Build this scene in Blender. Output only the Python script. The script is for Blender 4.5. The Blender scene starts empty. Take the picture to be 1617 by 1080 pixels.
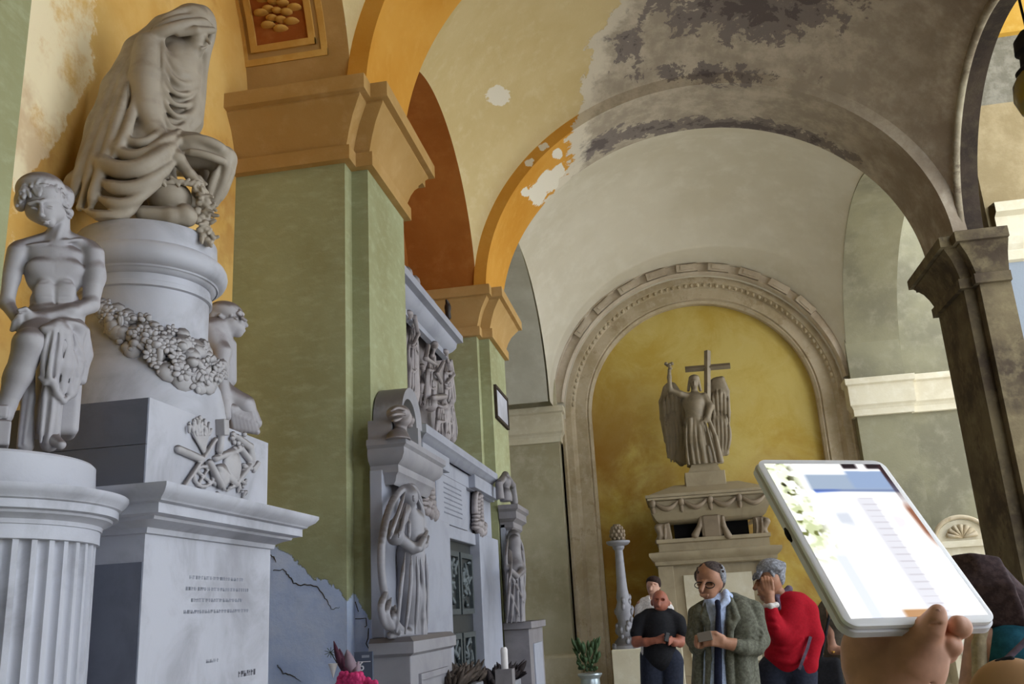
import bpy, bmesh, math, random
import numpy as np
from mathutils import Vector, Matrix
random.seed(7); np.random.seed(7)
SC = bpy.context.scene
COL = SC.collection
# ------------------------------------------------------------------ camera
F_PX = 1452.28; CAM_H = 1.62
_yaw, _pit, _rol = [math.radians(v) for v in (8.9145, 16.2943, -3.3242)]
_r0 = np.array([math.cos(_yaw), math.sin(_yaw), 0.]); _f0 = np.array([-math.sin(_yaw), math.cos(_yaw), 0.]); _z = np.array([0, 0, 1.])
FW = _f0 * math.cos(_pit) + _z * math.sin(_pit)
_u1 = -_f0 * math.sin(_pit) + _z * math.cos(_pit)
RT = _r0 * math.cos(_rol) + _u1 * math.sin(_rol)
UP = -_r0 * math.sin(_rol) + _u1 * math.cos(_rol)
CC = np.array([0., 0., CAM_H])
cam = bpy.data.cameras.new('camera'); cam.sensor_width = 36.0; cam.lens = F_PX / 1617 * 36.0; cam.clip_start = 0.05; cam.clip_end = 300
camo = bpy.data.objects.new('camera', cam); COL.objects.link(camo)
m = Matrix.Identity(4)
for i in range(3):
    m[i][0] = RT[i]; m[i][1] = UP[i]; m[i][2] = -FW[i]; m[i][3] = CC[i]
camo.matrix_world = m
SC.camera = camo
# ------------------------------------------------------------------ sky and exposure
wd = bpy.data.worlds.new('sky'); SC.world = wd; wd.use_nodes = True
bg = wd.node_tree.nodes['Background']; bg.inputs[0].default_value = (0.86, 0.93, 1.0, 1); bg.inputs[1].default_value = 3.4
SC.view_settings.view_transform = 'Standard'; SC.view_settings.look = 'None'; SC.view_settings.gamma = 1.0
SC.view_settings.use_curve_mapping = False
SC.view_settings.exposure = 0.55
sun = bpy.data.lights.new('sun', 'SUN'); sun.energy = 5.0; sun.angle = .01; sun.color = (1, .95, .86)
suno = bpy.data.objects.new('sun', sun); COL.objects.link(suno)
suno.rotation_euler = Vector((.35, -.55, -.9)).to_track_quat('-Z', 'Y').to_euler()     # high, from behind the far end: falls on the open ground outside
SC.cycles.max_bounces = 10; SC.cycles.diffuse_bounces = 7
SC.cycles.use_denoising = True

# ------------------------------------------------------------------ photo pixel -> world point on a given plane
def ray(x, y): return (RT * (x - 808.5) - UP * (y - 540)) / F_PX + FW
def onX(x, y, X0): d = ray(x, y); return CC + d * X0 / d[0]
def onY(x, y, Y0): d = ray(x, y); return CC + d * Y0 / d[1]
def onZ(x, y, Z0): d = ray(x, y); return CC + d * (Z0 - CAM_H) / d[2]
def proj(P):
    d = np.asarray(P, float) - CC; z = d @ FW
    z = np.where(np.abs(z) < 1e-6, 1e-6, z)
    return 808.5 + F_PX * (d @ RT) / z, 540 - F_PX * (d @ UP) / z, z

# ------------------------------------------------------------------ object helpers
def tag(o, label=None, cat=None, group=None, kind=None):
    if label: o['label'] = label
    if cat: o['category'] = cat
    if group: o['group'] = group
    if kind: o['kind'] = kind
    return o
def empty(name, loc, label, cat, group=None):
    o = bpy.data.objects.new(name, None); COL.objects.link(o); o.location = Vector([float(v) for v in loc]); o.empty_display_size = .1
    return tag(o, label, cat, group)
def origin(o):
    L = Vector((0, 0, 0))
    while o is not None: L = L + o.location; o = o.parent
    return L
def place(o, parent, base=None):
    """mesh was built in world coordinates: move its origin to its parent's (or to base)"""
    if parent is not None:
        o.data.transform(Matrix.Translation(-origin(parent))); o.parent = parent
    elif base is not None:
        b = Vector([float(v) for v in base]); o.data.transform(Matrix.Translation(-b)); o.location = b
    return o

class MB:
    def __init__(s): s.v = []; s.f = []
    def add(s, vs, fs):
        n = len(s.v); s.v += [tuple(float(c) for c in p) for p in vs]; s.f += [tuple(i + n for i in f) for f in fs]; return s
    def box(s, a, b):
        x0, y0, z0 = a; x1, y1, z1 = b
        return s.add([(x0,y0,z0),(x1,y0,z0),(x1,y1,z0),(x0,y1,z0),(x0,y0,z1),(x1,y0,z1),(x1,y1,z1),(x0,y1,z1)],
                     [(0,3,2,1),(4,5,6,7),(0,1,5,4),(1,2,6,5),(2,3,7,6),(3,0,4,7)])
    def quad(s, *p): return s.add(p, [tuple(range(len(p)))])
    def grid(s, P):                      # P: (n,m,3)
        n, m = P.shape[:2]; k = np.arange(n*m).reshape(n, m)
        f = np.stack([k[:-1,:-1], k[1:,:-1], k[1:,1:], k[:-1,1:]], -1).reshape(-1, 4)
        return s.add(P.reshape(-1, 3), f.tolist())
    def prism(s, poly, axis, a, b):      # poly: 2D outline on the two other axes, extruded from a to b
        def p3(u, v, w):
            return [(w,u,v),(u,w,v),(u,v,w)][axis]
        n = len(poly); vs = [p3(u,v,a) for u,v in poly] + [p3(u,v,b) for u,v in poly]
        return s.add(vs, [tuple(range(n))[::-1], tuple(range(n, 2*n))] + [(i,(i+1)%n,n+(i+1)%n,n+i) for i in range(n)])
    def lathe(s, prof, c, n=48, a0=0, a1=2*math.pi, flute=None):
        full = abs(a1-a0-2*math.pi) < 1e-6
        A = np.linspace(a0, a1, n + (0 if full else 1), endpoint=not full)
        pr = np.array(prof, float)
        P = np.zeros((len(A), len(pr), 3))
        for i, t in enumerate(A):
            k = flute(t) if flute else 1.0
            P[i,:,0] = c[0] + pr[:,0]*math.cos(t)*k; P[i,:,1] = c[1] + pr[:,0]*math.sin(t)*k; P[i,:,2] = (c[2] if len(c) > 2 else 0) + pr[:,1]
        if full: P = np.concatenate([P, P[:1]], 0)
        return s.grid(P)
    def tube(s, pts, r, n=8, cap=True):
        pts = [np.asarray(p, float) for p in pts]; m = len(pts); rs = r if hasattr(r, '__len__') else [r]*m
        P = np.zeros((m, n+1, 3)); up = None
        for i in range(m):
            t = pts[min(i+1,m-1)] - pts[max(i-1,0)]; t = t/ (np.linalg.norm(t)+1e-12)
            if up is None:
                up = np.array([0,0,1.]) if abs(t[2]) < .9 else np.array([1.,0,0])
            u = up - t*(up@t); u /= np.linalg.norm(u)+1e-12; w = np.cross(t, u); up = u
            for j in range(n+1):
                a = 2*math.pi*j/n; P[i,j] = pts[i] + rs[i]*(u*math.cos(a) + w*math.sin(a))
        s.grid(P)
        if cap:
            s.add(P[0,:n][::-1], [tuple(range(n))]); s.add(P[-1,:n], [tuple(range(n))])
        return s
    def ball(s, c, r, rot=None, n=12, m=8):
        r = (r,r,r) if not hasattr(r, '__len__') else r
        u = np.linspace(0, 2*math.pi, n+1); w = np.linspace(0, math.pi, m+1)
        P = np.stack([np.outer(np.cos(u), np.sin(w))*r[0], np.outer(np.sin(u), np.sin(w))*r[1], np.outer(np.ones_like(u), np.cos(w))*r[2]], -1)
        if rot is not None: P = P @ np.asarray(rot).T
        return s.grid(P + np.asarray(c, float))
    def sweep(s, path, prof, closed=False):   # plan polyline (outside on the right-hand side) with a moulding profile (offset, z)
        P2 = [np.array(p, float) for p in path]; n = len(P2); dirs = []
        seg = [P2[(i+1)%n]-P2[i] for i in range(n)]
        nrm = [np.array([d[1], -d[0]])/(np.linalg.norm(d)+1e-12) for d in seg]
        for i in range(n):
            if closed: a, b = nrm[i-1], nrm[i]
            elif i == 0: a = b = nrm[0]
            elif i == n-1: a = b = nrm[n-2]
            else: a, b = nrm[i-1], nrm[i]
            h = a + b; dirs.append(h / max(h@a, .2))
        G = np.array([[(*(P2[i] + dirs[i]*o), z) for (o, z) in prof] for i in list(range(n)) + ([0] if closed else [])])
        return s.grid(G)
    def build(s, name, mat, parent=None, smooth=False, base=None, kind=None, attrs=None, weld=True, bevel=0):
        me = bpy.data.meshes.new(name); me.from_pydata(s.v, [], s.f); me.update()
        bm = bmesh.new(); bm.from_mesh(me)
        if weld: bmesh.ops.remove_doubles(bm, verts=bm.verts, dist=1e-5)
        bmesh.ops.recalc_face_normals(bm, faces=bm.faces)
        bm.to_mesh(me); bm.free()
        if attrs:
            co = np.zeros(len(me.vertices)*3); me.vertices.foreach_get('co', co); co = co.reshape(-1, 3)
            for k, fn in attrs.items():
                at = me.attributes.new(k, 'FLOAT', 'POINT'); at.data.foreach_set('value', np.asarray(fn(co), dtype=np.float32))
        o = bpy.data.objects.new(name, me); COL.objects.link(o); me.materials.append(mat)
        if smooth:
            me.polygons.foreach_set('use_smooth', [True]*len(me.polygons))
            if smooth != 'all':
                try: me.set_sharp_from_angle(angle=math.radians(38))
                except Exception: pass
        place(o, parent, base)
        if bevel:
            b = o.modifiers.new('edge', 'BEVEL'); b.width = bevel; b.segments = 2; b.limit_method = 'ANGLE'
        if kind: o['kind'] = kind
        return o

# ------------------------------------------------------------------ materials
def srgb(r, g, b):
    def l(c):
        c /= 255.0
        return c/12.92 if c <= .04045 else ((c+.055)/1.055)**2.4
    return (l(r), l(g), l(b), 1)
class NT:
    def __init__(s, name, rough=.8, spec=.3):
        s.m = bpy.data.materials.new(name); s.m.use_nodes = True; s.t = s.m.node_tree
        s.b = s.t.nodes['Principled BSDF']; s.b.inputs['Roughness'].default_value = rough; s.b.inputs['Specular IOR Level'].default_value = spec
        s.geo = s.t.nodes.new('ShaderNodeNewGeometry'); s.pos = s.geo.outputs['Position']
    def n(s, typ, ins=(), **kw):
        nd = s.t.nodes.new(typ)
        for k, v in kw.items(): setattr(nd, k, v)
        for k, v in (ins.items() if isinstance(ins, dict) else enumerate(ins)):
            if v is None: continue
            if isinstance(v, bpy.types.NodeSocket): s.t.links.new(v, nd.inputs[k])
            else: nd.inputs[k].default_value = v
        return nd
    def math(s, op, a, b=0.0, clamp=False):
        nd = s.n('ShaderNodeMath', (a, b), operation=op); nd.use_clamp = clamp; return nd.outputs[0]
    def noise(s, scale, detail=6, rough=.6, dist=0.0, sc=None, off=None):
        v = s.pos
        if sc is not None or off is not None:
            v = s.n('ShaderNodeMapping', {'Vector': s.pos, 'Scale': sc or (1,1,1), 'Location': off or (0,0,0)}).outputs[0]
        return s.n('ShaderNodeTexNoise', {'Vector': v, 'Scale': scale, 'Detail': detail, 'Roughness': rough, 'Distortion': dist}).outputs[0]
    def step(s, v, lo, hi):
        return s.n('ShaderNodeMapRange', {'Value': v, 'From Min': lo, 'From Max': hi, 'To Min': 0., 'To Max': 1.}, interpolation_type='SMOOTHSTEP').outputs[0]
    def mix(s, f, a, b):
        nd = s.n('ShaderNodeMix', data_type='RGBA')
        for i, v in ((0, f), (6, a), (7, b)):
            if isinstance(v, bpy.types.NodeSocket): s.t.links.new(v, nd.inputs[i])
            else: nd.inputs[i].default_value = v
        return nd.outputs[2]
    def attr(s, name): return s.n('ShaderNodeAttribute', attribute_name=name).outputs['Fac']
    def sep(s): return s.n('ShaderNodeSeparateXYZ', (s.pos,)).outputs
    def nz(s): return s.n('ShaderNodeSeparateXYZ', (s.geo.outputs['Normal'],)).outputs[2]
    def out(s, col, bump=None, dist=.01, strength=.5):
        if isinstance(col, bpy.types.NodeSocket): s.t.links.new(col, s.b.inputs['Base Color'])
        else: s.b.inputs['Base Color'].default_value = col
        if bump is not None:
            bp = s.n('ShaderNodeBump', {'Height': bump, 'Strength': strength, 'Distance': dist}); s.t.links.new(bp.outputs[0], s.b.inputs['Normal'])
        return s.m
def plain(name, col, rough=.6, spec=.3, var=.12, scale=6, metal=0.0):
    t = NT(name, rough, spec); t.b.inputs['Metallic'].default_value = metal
    c2 = tuple(min(1, c*(1-var*2.2)) for c in col[:3]) + (1,)
    return t.out(t.mix(t.noise(scale), c2, tuple(min(1, c*(1+var)) for c in col[:3]) + (1,)))
def plaster(name, base, light, dark, scale=1.2, bump=.004, rough=.85, spots=None):
    t = NT(name, rough, .2)
    n1 = t.noise(scale, 5, .6); n2 = t.noise(scale*5, 6, .65, off=(3,1,7))
    c = t.mix(t.step(n1, .35, .65), dark, base); c = t.mix(t.math('MULTIPLY', t.step(n2, .45, .75), .6), c, light)
    if spots is not None:
        n3 = t.noise(scale*1.7, 7, .7, off=(9,4,2)); c = t.mix(t.math('MULTIPLY', t.step(n3, .56, .64), .75), c, spots)
    return t.out(c, t.noise(30, 6, .7), bump, .6)
def marble(name, base, grey, dust, veins=.35, dust_amt=.8, rough=.5, scale=3.0, up=(.12,.62)):
    t = NT(name, rough, .35)
    n1 = t.noise(scale, 6, .62, .6); n2 = t.noise(scale*.45, 4, .6, .3, off=(2,5,1), sc=(1,1,.6))
    c = t.mix(t.math('MULTIPLY', t.step(n1, .42, .72), veins), base, grey)
    c = t.mix(t.math('MULTIPLY', t.step(n2, .5, .75), veins), c, grey)
    up = t.step(t.math('ADD', t.nz(), t.math('MULTIPLY', t.math('SUBTRACT', t.noise(9, 4), .5), .7)), *up)
    c = t.mix(t.math('MULTIPLY', up, dust_amt), c, dust)
    return t.out(c, t.noise(60, 5, .7), .0015, .4)
# ================================================================== STRUCTURE
OLIVE = srgb(156,159,124); OLIVE_L = srgb(174,177,146); OLIVE_D = srgb(142,141,104)
def olive_mat(name, bare=None):
    t = NT(name, .85, .15)
    n1 = t.noise(.9, 5, .6); n2 = t.noise(7, 6, .65, off=(3,1,7), sc=(1,1,2.2))
    c = t.mix(t.step(n1, .35, .65), OLIVE_D, OLIVE); c = t.mix(t.math('MULTIPLY', t.step(n2, .45, .75), .5), c, OLIVE_L)
    bump = t.noise(30, 6, .7)
    if bare:                       # plaster gone below a ragged line: bluish bare render
        d = t.attr('bare'); d = t.math('ADD', d, t.math('MULTIPLY', t.math('SUBTRACT', t.noise(9, 5, .7), .5), .34))
        k = t.step(d, -.012, .012)
        b = t.mix(t.step(t.noise(4, 6, .7), .35, .7), srgb(178,194,226), srgb(200,210,232))
        b = t.mix(t.math('MULTIPLY', t.step(t.noise(2.2, 5, .6, off=(5,5,1)), .52, .75), .5), b, srgb(162,174,198))
        c = t.mix(k, c, b)
        bump = t.math('SUBTRACT', bump, t.math('MULTIPLY', k, 1.5))
    return t.out(c, bump, .005, .6)
M = {}
M['olive'] = olive_mat('olive_paint'); M['olive_bare'] = olive_mat('olive_paint_bare', True)
M['olive_grey'] = plaster('grey_olive_paint', srgb(140,136,112), srgb(154,150,130), srgb(120,116,98), .7)
M['ochre'] = plaster('ochre_paint', srgb(180,146,94), srgb(192,160,112), srgb(166,130,76), .8)
M['ochre_deep'] = plaster('deep_ochre_paint', srgb(168,108,48), srgb(178,120,60), srgb(154,94,38), .8)
M['band'] = plaster('cream_band', srgb(214,206,184), srgb(224,218,202), srgb(200,190,166), 1.2)
M['olive_pale'] = plaster('pale_grey_olive_paint', srgb(188,182,158), srgb(200,194,176), srgb(166,158,132), .7)
M['grey_pale'] = plaster('pale_grey_plaster', srgb(196,194,184), srgb(206,204,196), srgb(176,172,160), .6)
M['white_vault'] = plaster('white_lime', srgb(214,208,194), srgb(222,217,205), srgb(204,197,180), .5)
M['stone_frame'] = plaster('pinkish_stone', srgb(196,182,158), srgb(206,196,178), srgb(176,160,132), 1.6, .006, spots=srgb(168,150,122))
M['stone_pink'] = plaster('pale_pink_stone', srgb(202,190,174), srgb(212,202,188), srgb(184,170,152), 1.6, .006)
M['grime'] = plaster('sooty_render', srgb(104,93,71), srgb(126,115,88), srgb(64,54,44), 1.1, .008, spots=srgb(62,52,44))  # dirty render, darkened further to paint in the right-hand pier's shadow
M['pale_grime'] = plaster('pale_worn_render', srgb(150,142,122), srgb(172,164,146), srgb(110,98,82), 1.4, .008, spots=srgb(92,78,66))
M['grime_dark'] = plaster('black_grime', srgb(62,52,44), srgb(78,70,54), srgb(44,36,32), 1.4, .008)  # near-black brown for side arch soffits, plaque frame and cracks
M['floor'] = plaster('stone_floor', srgb(160,154,144), srgb(176,170,160), srgb(136,130,122), .8)
M['gravel'] = plaster('pale_gravel', srgb(214,208,196), srgb(224,220,210), srgb(196,190,176), 2)

def dmg_mat(name, ca, cb, cc):
    """painted plaster, with loss: attribute loss (>0 = paint gone), soot (>0 = blackened), brown (0..1 damp brown)"""
    t = NT(name, .9, .12)
    n1 = t.noise(.7, 5, .6); n2 = t.noise(6, 6, .65, off=(3,1,7))
    c = t.mix(t.step(n1, .35, .65), cb, ca); c = t.mix(t.math('MULTIPLY', t.step(n2, .48, .75), .5), c, cc)
    big = t.math('SUBTRACT', t.noise(2.3, 7, .68, .4), .5); fine = t.math('SUBTRACT', t.noise(7, 6, .7, .2, off=(1,8,3)), .5)
    d = t.math('ADD', t.attr('loss'), t.math('ADD', t.math('MULTIPLY', big, .55), t.math('MULTIPLY', fine, .35)))
    k = t.step(d, -.015, .015)
    b = t.mix(t.step(t.noise(2.6, 6, .7, off=(4,4,4)), .38, .66), srgb(162,152,138), srgb(192,182,166))
    s = t.math('ADD', t.attr('soot'), t.math('ADD', t.math('MULTIPLY', t.math('SUBTRACT', t.noise(3.4, 7, .72, .5, off=(7,2,5)), .5), 2.2), t.math('MULTIPLY', fine, .8)))
    b = t.mix(t.math('MULTIPLY', t.step(s, .02, .09), .9), b, srgb(122,114,112))
    b = t.mix(t.math('MULTIPLY', t.step(s, .34, .42), .8), b, srgb(94,86,86))
    b = t.mix(t.math('MULTIPLY', t.step(d, .30, .12), .9), b, srgb(212,204,188))
    br = t.math('MULTIPLY', t.math('MULTIPLY', t.attr('brown'), .8), t.step(t.noise(1.8, 6, .7, off=(2,9,6)), .25, .62))
    b = t.mix(br, b, srgb(128,114,98))
    c = t.mix(k, c, b)
    c = t.mix(t.step(t.math('ADD', t.attr('white'), t.math('MULTIPLY', fine, 1.3)), .0, .1), c, srgb(222,216,202))
    return t.out(c, t.math('ADD', t.math('MULTIPLY', t.noise(26, 6, .7), .5), t.math('MULTIPLY', k, -.7)), .008, .6)
M['vault'] = dmg_mat('cream_vault_paint', srgb(208,190,146), srgb(198,178,130), srgb(216,202,164))
M['arch_dmg'] = dmg_mat('ochre_arch_paint', srgb(204,150,66), srgb(192,134,48), srgb(210,160,80))

_LB = np.array([(-400,1010),(0,975),(30,962),(60,934),(100,932),(150,918),(200,910),(250,898),(290,880),(320,862),(350,880),(420,1000),(520,1100)], float)
def a_loss(co):
    x, y, z = proj(co); xb = np.interp(y, _LB[:,0], _LB[:,1])
    v = (x - xb)/110.0
    return np.where(z > .5, v, -1.0).clip(-1.5, 1.5)
def a_white(co):
    x, y, z = proj(co); v = np.full(x.shape, -1.)
    for (cx, cy, rx, ry) in ((787,152,21,16),(858,232,10,7),(880,243,9,9),(836,256,9,8),(828,304,7,7),(848,306,14,20),(866,288,16,18),(882,270,12,12)):
        v = np.maximum(v, 1.0 - np.hypot((x-cx)/rx, (y-cy)/ry))
    return np.where(z > .5, v, -1.0).clip(-1, 1)
def a_soot(co):
    x, y, z = proj(co)
    v = .75 - np.hypot((x-1180)/250., (y-8)/88.)
    v = np.maximum(v, .5 - np.hypot((x-985)/60., (y-75)/60.))
    v = np.maximum(v, .42 - np.abs(x-1130)/420. - np.abs(y-(118+((x-1130)/24)**2*.10))/60.)
    v = np.maximum(v, .55 - np.abs(np.hypot((x-1120)/330., (y-400)/205.)-1.0)*7 - (x > 1300)*(x-1300)/150.)
    return np.where(z > .5, v, -1.0).clip(-1, 1) - .12
def a_brown(co):
    x, y, z = proj(co)
    v = np.clip((x - 1330)/190., 0, 1) + np.clip((y-130)/300., 0, .3)*(x > 1300)
    return np.where(z > .5, v, 0).clip(0, 1)
DM = dict(white=a_white, loss=a_loss, soot=a_soot, brown=a_brown)

ZS = 5.52; XL, XR = -2.0, 3.65; XC = (XL+XR)/2; WT = (XR-XL)/2; RT_ = 2.53
CAPITAL = [(0,4.92),(.055,4.925),(.055,5.04),(.02,5.05),(.03,5.08),(.055,5.16),(.1,5.26),(.16,5.34),(.185,5.37),(.185,5.385),(.235,5.39),(.235,5.51),(.22,ZS),(0,ZS)]
def pier_plan(side, y0, y1, xb, step=.13, fy=.15):
    # from the near wall end round the front strip to the far wall end; outside on the right-hand side
    if side < 0:
        xs = XL; p = [(xb,y0),(xs-step,y0),(xs-step,y0+fy),(xs,y0+fy),(xs,y1-fy),(xs-step,y1-fy),(xs-step,y1),(xb,y1)]
        return p
    xs = XR; return [(xb,y1),(xs+step,y1),(xs+step,y1-fy),(xs,y1-fy),(xs,y0+fy),(xs+step,y0+fy),(xs+step,y0),(xb,y0)]
_np = [0]
def pier(side, y0, y1, xb, mat, capmat, attrs=None, top=ZS):
    plan = pier_plan(side, y0, y1, xb); _np[0] += 1
    b = MB(); n = len(plan); zz = np.concatenate([np.linspace(0, 2.4, 25), np.linspace(2.6, top, 14)])
    pts = []
    for i in range(n-1):
        a, c = np.array(plan[i]), np.array(plan[i+1]); k = max(2, int(np.linalg.norm(c-a)/.08)+1)
        for j in range(k - (0 if i == n-2 else 1)): pts.append(a + (c-a)*j/(k-1))
    b.grid(np.array([[(p[0], p[1], z) for z in zz] for p in pts]))
    b.add([(*p, top) for p in plan], [tuple(range(n))])
    o = b.build('pillar', mat, base=(plan[0][0], y0, 0), kind='structure', attrs=attrs)
    c = MB().sweep(plan, CAPITAL); c.build('capital', capmat, o, smooth=True)
    s = MB().sweep(plan, [(0,.0),(.05,0),(.05,.55),(.03,.6),(0,.62)]); s.build('plinth', mat if attrs is None else M['olive'], o)
    return o
# bare plaster on the near face of the second left-hand pier
_BL = np.array([(330,800),(420,850),(447,872),(462,873),(480,905),(520,925),(535,922),(550,952),(567,925),(575,945),(586,985),(600,990)], float)
def a_bare(co):
    x, y, z = proj(co)
    v = (y - np.interp(x, _BL[:,0], _BL[:,1]))/130.
    return np.where((z > .5) & (x < 600), v, -1.).clip(-1, 1)
P0 = pier(-1, 1.25, 2.58, -3.0, M['olive'], M['ochre'])
P1 = pier(-1, 5.98, 7.25, -3.0, M['olive_bare'], M['ochre'], dict(bare=a_bare))
P2 = pier(-1, 10.76, 12.14, -3.0, M['olive'], M['ochre'])
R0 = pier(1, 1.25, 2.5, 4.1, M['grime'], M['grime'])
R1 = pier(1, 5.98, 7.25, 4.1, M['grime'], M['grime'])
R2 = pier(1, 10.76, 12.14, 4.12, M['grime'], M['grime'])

def ell(n=97): return np.linspace(0, math.pi, n)
_na = [0]
def transverse(y0, y1, mat, ring=.16, attrs=DM, w=WT, rise=RT_, xc=XC, ny=14):
    t = ell(); b = MB(); ys = np.linspace(y0, y1, ny)
    X = xc - w*np.cos(t); Z = ZS + rise*np.sin(t); X2 = xc - (w+ring)*np.cos(t); Z2 = ZS + (rise+ring)*np.sin(t)
    b.grid(np.array([[(X[i], y, Z[i]) for y in ys] for i in range(len(t))]))
    for y in (y0, y1):
        b.grid(np.array([[(X[i]+(X2[i]-X[i])*k, y, Z[i]+(Z2[i]-Z[i])*k) for k in (0, .5, 1)] for i in range(len(t))]))
    o = b.build('transverse_arch', mat, base=(xc, y0, ZS), kind='structure', attrs=attrs, smooth=True); return o
transverse(1.35, 2.45, M['arch_dmg']); transverse(6.1, 7.15, M['arch_dmg']); transverse(10.86, 12.04, M['arch_dmg'])

def sail(y0, y1, rl, mat, name='ceiling', xl=XL-.13, xr=XR+.13, n=110, attrs=DM, t0=None, t1=None, lat=None):
    xs = np.linspace(-1, 1, n); xs = np.sin(xs*math.pi/2); ys = np.sin(np.linspace(-1, 1, n)*math.pi/2)
    xc, w = (xl+xr)/2, (xr-xl)/2; yc, l = (y0+y1)/2, (y1-y0)/2
    P = np.zeros((n, n, 3))
    for i, u in enumerate(xs):
        for j, v in enumerate(ys):
            if t0 is None: xl_, xr_, rt = xl, xr, RT_ + .13
            else:
                k = (v+1)/2; xl_ = t0[0]+(t1[0]-t0[0])*k; xr_ = t0[1]+(t1[1]-t0[1])*k; rt = t0[2]+(t1[2]-t0[2])*k
            x = (xl_+xr_)/2 + u*(xr_-xl_)/2; y = yc + v*l
            T = rt*math.sqrt(max(0, 1-u*u))
            if lat is None: L = rl*math.sqrt(max(0, 1-v*v))
            else:
                q = (u+1)/2; L = 0
                for (c_, w_, r_), k in zip(lat, (1-q, q)): L += k*r_*math.sqrt(max(0, 1-((y-c_)/w_)**2))
            P[i,j] = (x, y, ZS + math.sqrt(T*T+L*L))
    o = MB().grid(P).build(name, mat, base=(xc, yc, ZS), kind='structure', attrs=attrs, smooth='all'); return o
RL = 1.76
sail(2.4, 6.15, RL, M['vault']); sail(7.1, 10.9, RL, M['vault'])
EY = 18.0
LATL = (14.6,2.9,2.2); LATR = (15.15,2.95,2.7)
sail(12.0, EY+.15, 2.2, M['white_vault'], t0=(XL-.1, XR+.1, RT_+.1), t1=(-2.06, 3.72, 2.74), lat=(LATL, LATR), attrs=None)

# left-hand wall niches: arch soffit + back wall
def lateral(yc, l, rl, x0, x1, mat, nx=9, name='niche_arch', ring=.0):
    t = ell(73); Y = yc - l*np.cos(t); Z = ZS + rl*np.sin(t); b = MB(); xs = np.linspace(x0, x1, nx)
    b.grid(np.array([[(x, Y[i], Z[i]) for x in xs] for i in range(len(t))]))
    if ring:
        b.grid(np.array([[(x0, yc-(l+k*ring)*math.cos(a), ZS+(rl+k*ring)*math.sin(a)) for k in (0, 1)] for a in t]))
        b.grid(np.array([[(x1, yc-(l+k*ring)*math.cos(a), ZS+(rl+k*ring)*math.sin(a)) for k in (0, 1)] for a in t]))
    return b.build(name, mat, base=(x0, yc, ZS), kind='structure', smooth=True)
lateral(4.275, 1.875, RL, XL-.13, -3.02, M['ochre']); lateral(9.0, 1.9, RL, XL-.13, -3.02, M['ochre_deep'])
_A = ell(60)
lateral(*LATL, XL-.1, -3.02, M['grey_pale'])
# soffit/back wall of the first niche with the pale worn patch
def backmat():
    t = NT('worn_ochre_wall', .85, .15)
    n2 = t.noise(3, 6, .65)
    c = t.mix(t.step(t.noise(1.1, 5), .35, .65), srgb(206,160,84), srgb(222,184,112)); c = t.mix(t.math('MULTIPLY', t.step(n2, .5, .7), .4), c, srgb(228,196,132))
    d = t.math('ADD', t.attr('worn'), t.math('MULTIPLY', t.math('SUBTRACT', t.noise(5, 6, .7), .5), 1.3))
    c = t.mix(t.math('MULTIPLY', t.step(d, -.05, .06), t.step(t.noise(2.2, 6, .7, off=(3,3,3)), .3, .5)), c, srgb(240,226,190))
    c = t.mix(t.math('MULTIPLY', t.step(t.noise(1.7, 5, .6, off=(8,2,2)), .55, .68), .4), c, srgb(170,110,48))
    return t.out(c, t.noise(25, 6, .7), .004, .5)
def a_worn(co):
    x, y, z = proj(co); xb = np.interp(y, [-200,0,130,185,240,330], [160,152,146,110,78,20])
    return np.where(z > .3, np.minimum((xb-x)/60., (x-40)/60.+.4), -1).clip(-1, 1)
w = MB(); w.grid(np.array([[(-3.0, y, z) for z in np.linspace(0, 8, 81)] for y in np.linspace(1.2, 6.2, 51)]))
w.build('wall_left', backmat(), base=(-3, 2.5, 0), kind='structure', attrs=dict(worn=a_worn))
MB().quad((-3,6.9,0),(-3,11,0),(-3,11,8),(-3,6.9,8)).build('wall_left', M['ochre_deep'], base=(-3,7,0), kind='structure')
MB().quad((-3,11.9,0),(-3,20,0),(-3,20,9),(-3,11.9,9)).build('wall_left', M['olive_grey'], base=(-3,12,0), kind='structure')
MB().box((-3.3,-8,-.3),(4.2,20.6,0)).build('floor', M['floor'], base=(0,0,0), kind='structure')
MB().box((4.2,-30,-.5),(45,60,-.12)).build('ground', M['gravel'], base=(8,8,-.12), kind='structure')
MB().box((-10,-30,-.5),(4.2,-8,-.12)).build('ground', M['gravel'], base=(0,-8,-.12), kind='structure')

# the gallery goes on behind, under the same vaults; roof over it
sail(-2.4, 1.4, RL, M['vault'], attrs=DM); sail(-7.2, -3.4, RL, M['vault'], attrs=DM); transverse(-3.45, -2.35, M['arch_dmg'])
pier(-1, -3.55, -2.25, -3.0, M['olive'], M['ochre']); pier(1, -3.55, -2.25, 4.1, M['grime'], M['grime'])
MB().quad((-3,-8,0),(-3,1.3,0),(-3,1.3,9.3),(-3,-8,9.3)).build('wall_left', M['olive'], base=(-3,-8,0), kind='structure')
MB().box((-3.6,-8.4,0),(4.4,-8,9.6)).build('wall_back', M['olive'], base=(0,-8.2,0), kind='structure')  # unseen end wall, added to stop light coming from behind
MB().box((4.1,-8.4,0),(4.4,-1.2,9.6)).build('wall_right', M['olive'], base=(4.1,-4,0), kind='structure')  # unseen wall added to close side openings and cut light from behind
MB().box((-3.6,-8,9.3),(4.2,19.2,9.6)).build('roof', M['band'], base=(0,6,9.3), kind='structure')
MB().box((4.2,7.4,9.6),(9.5,11.6,9.8)).build('roof', M['band'], base=(6,6,9.6), kind='structure')  # unseen slab added outside to cut the light on the outer wall
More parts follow.
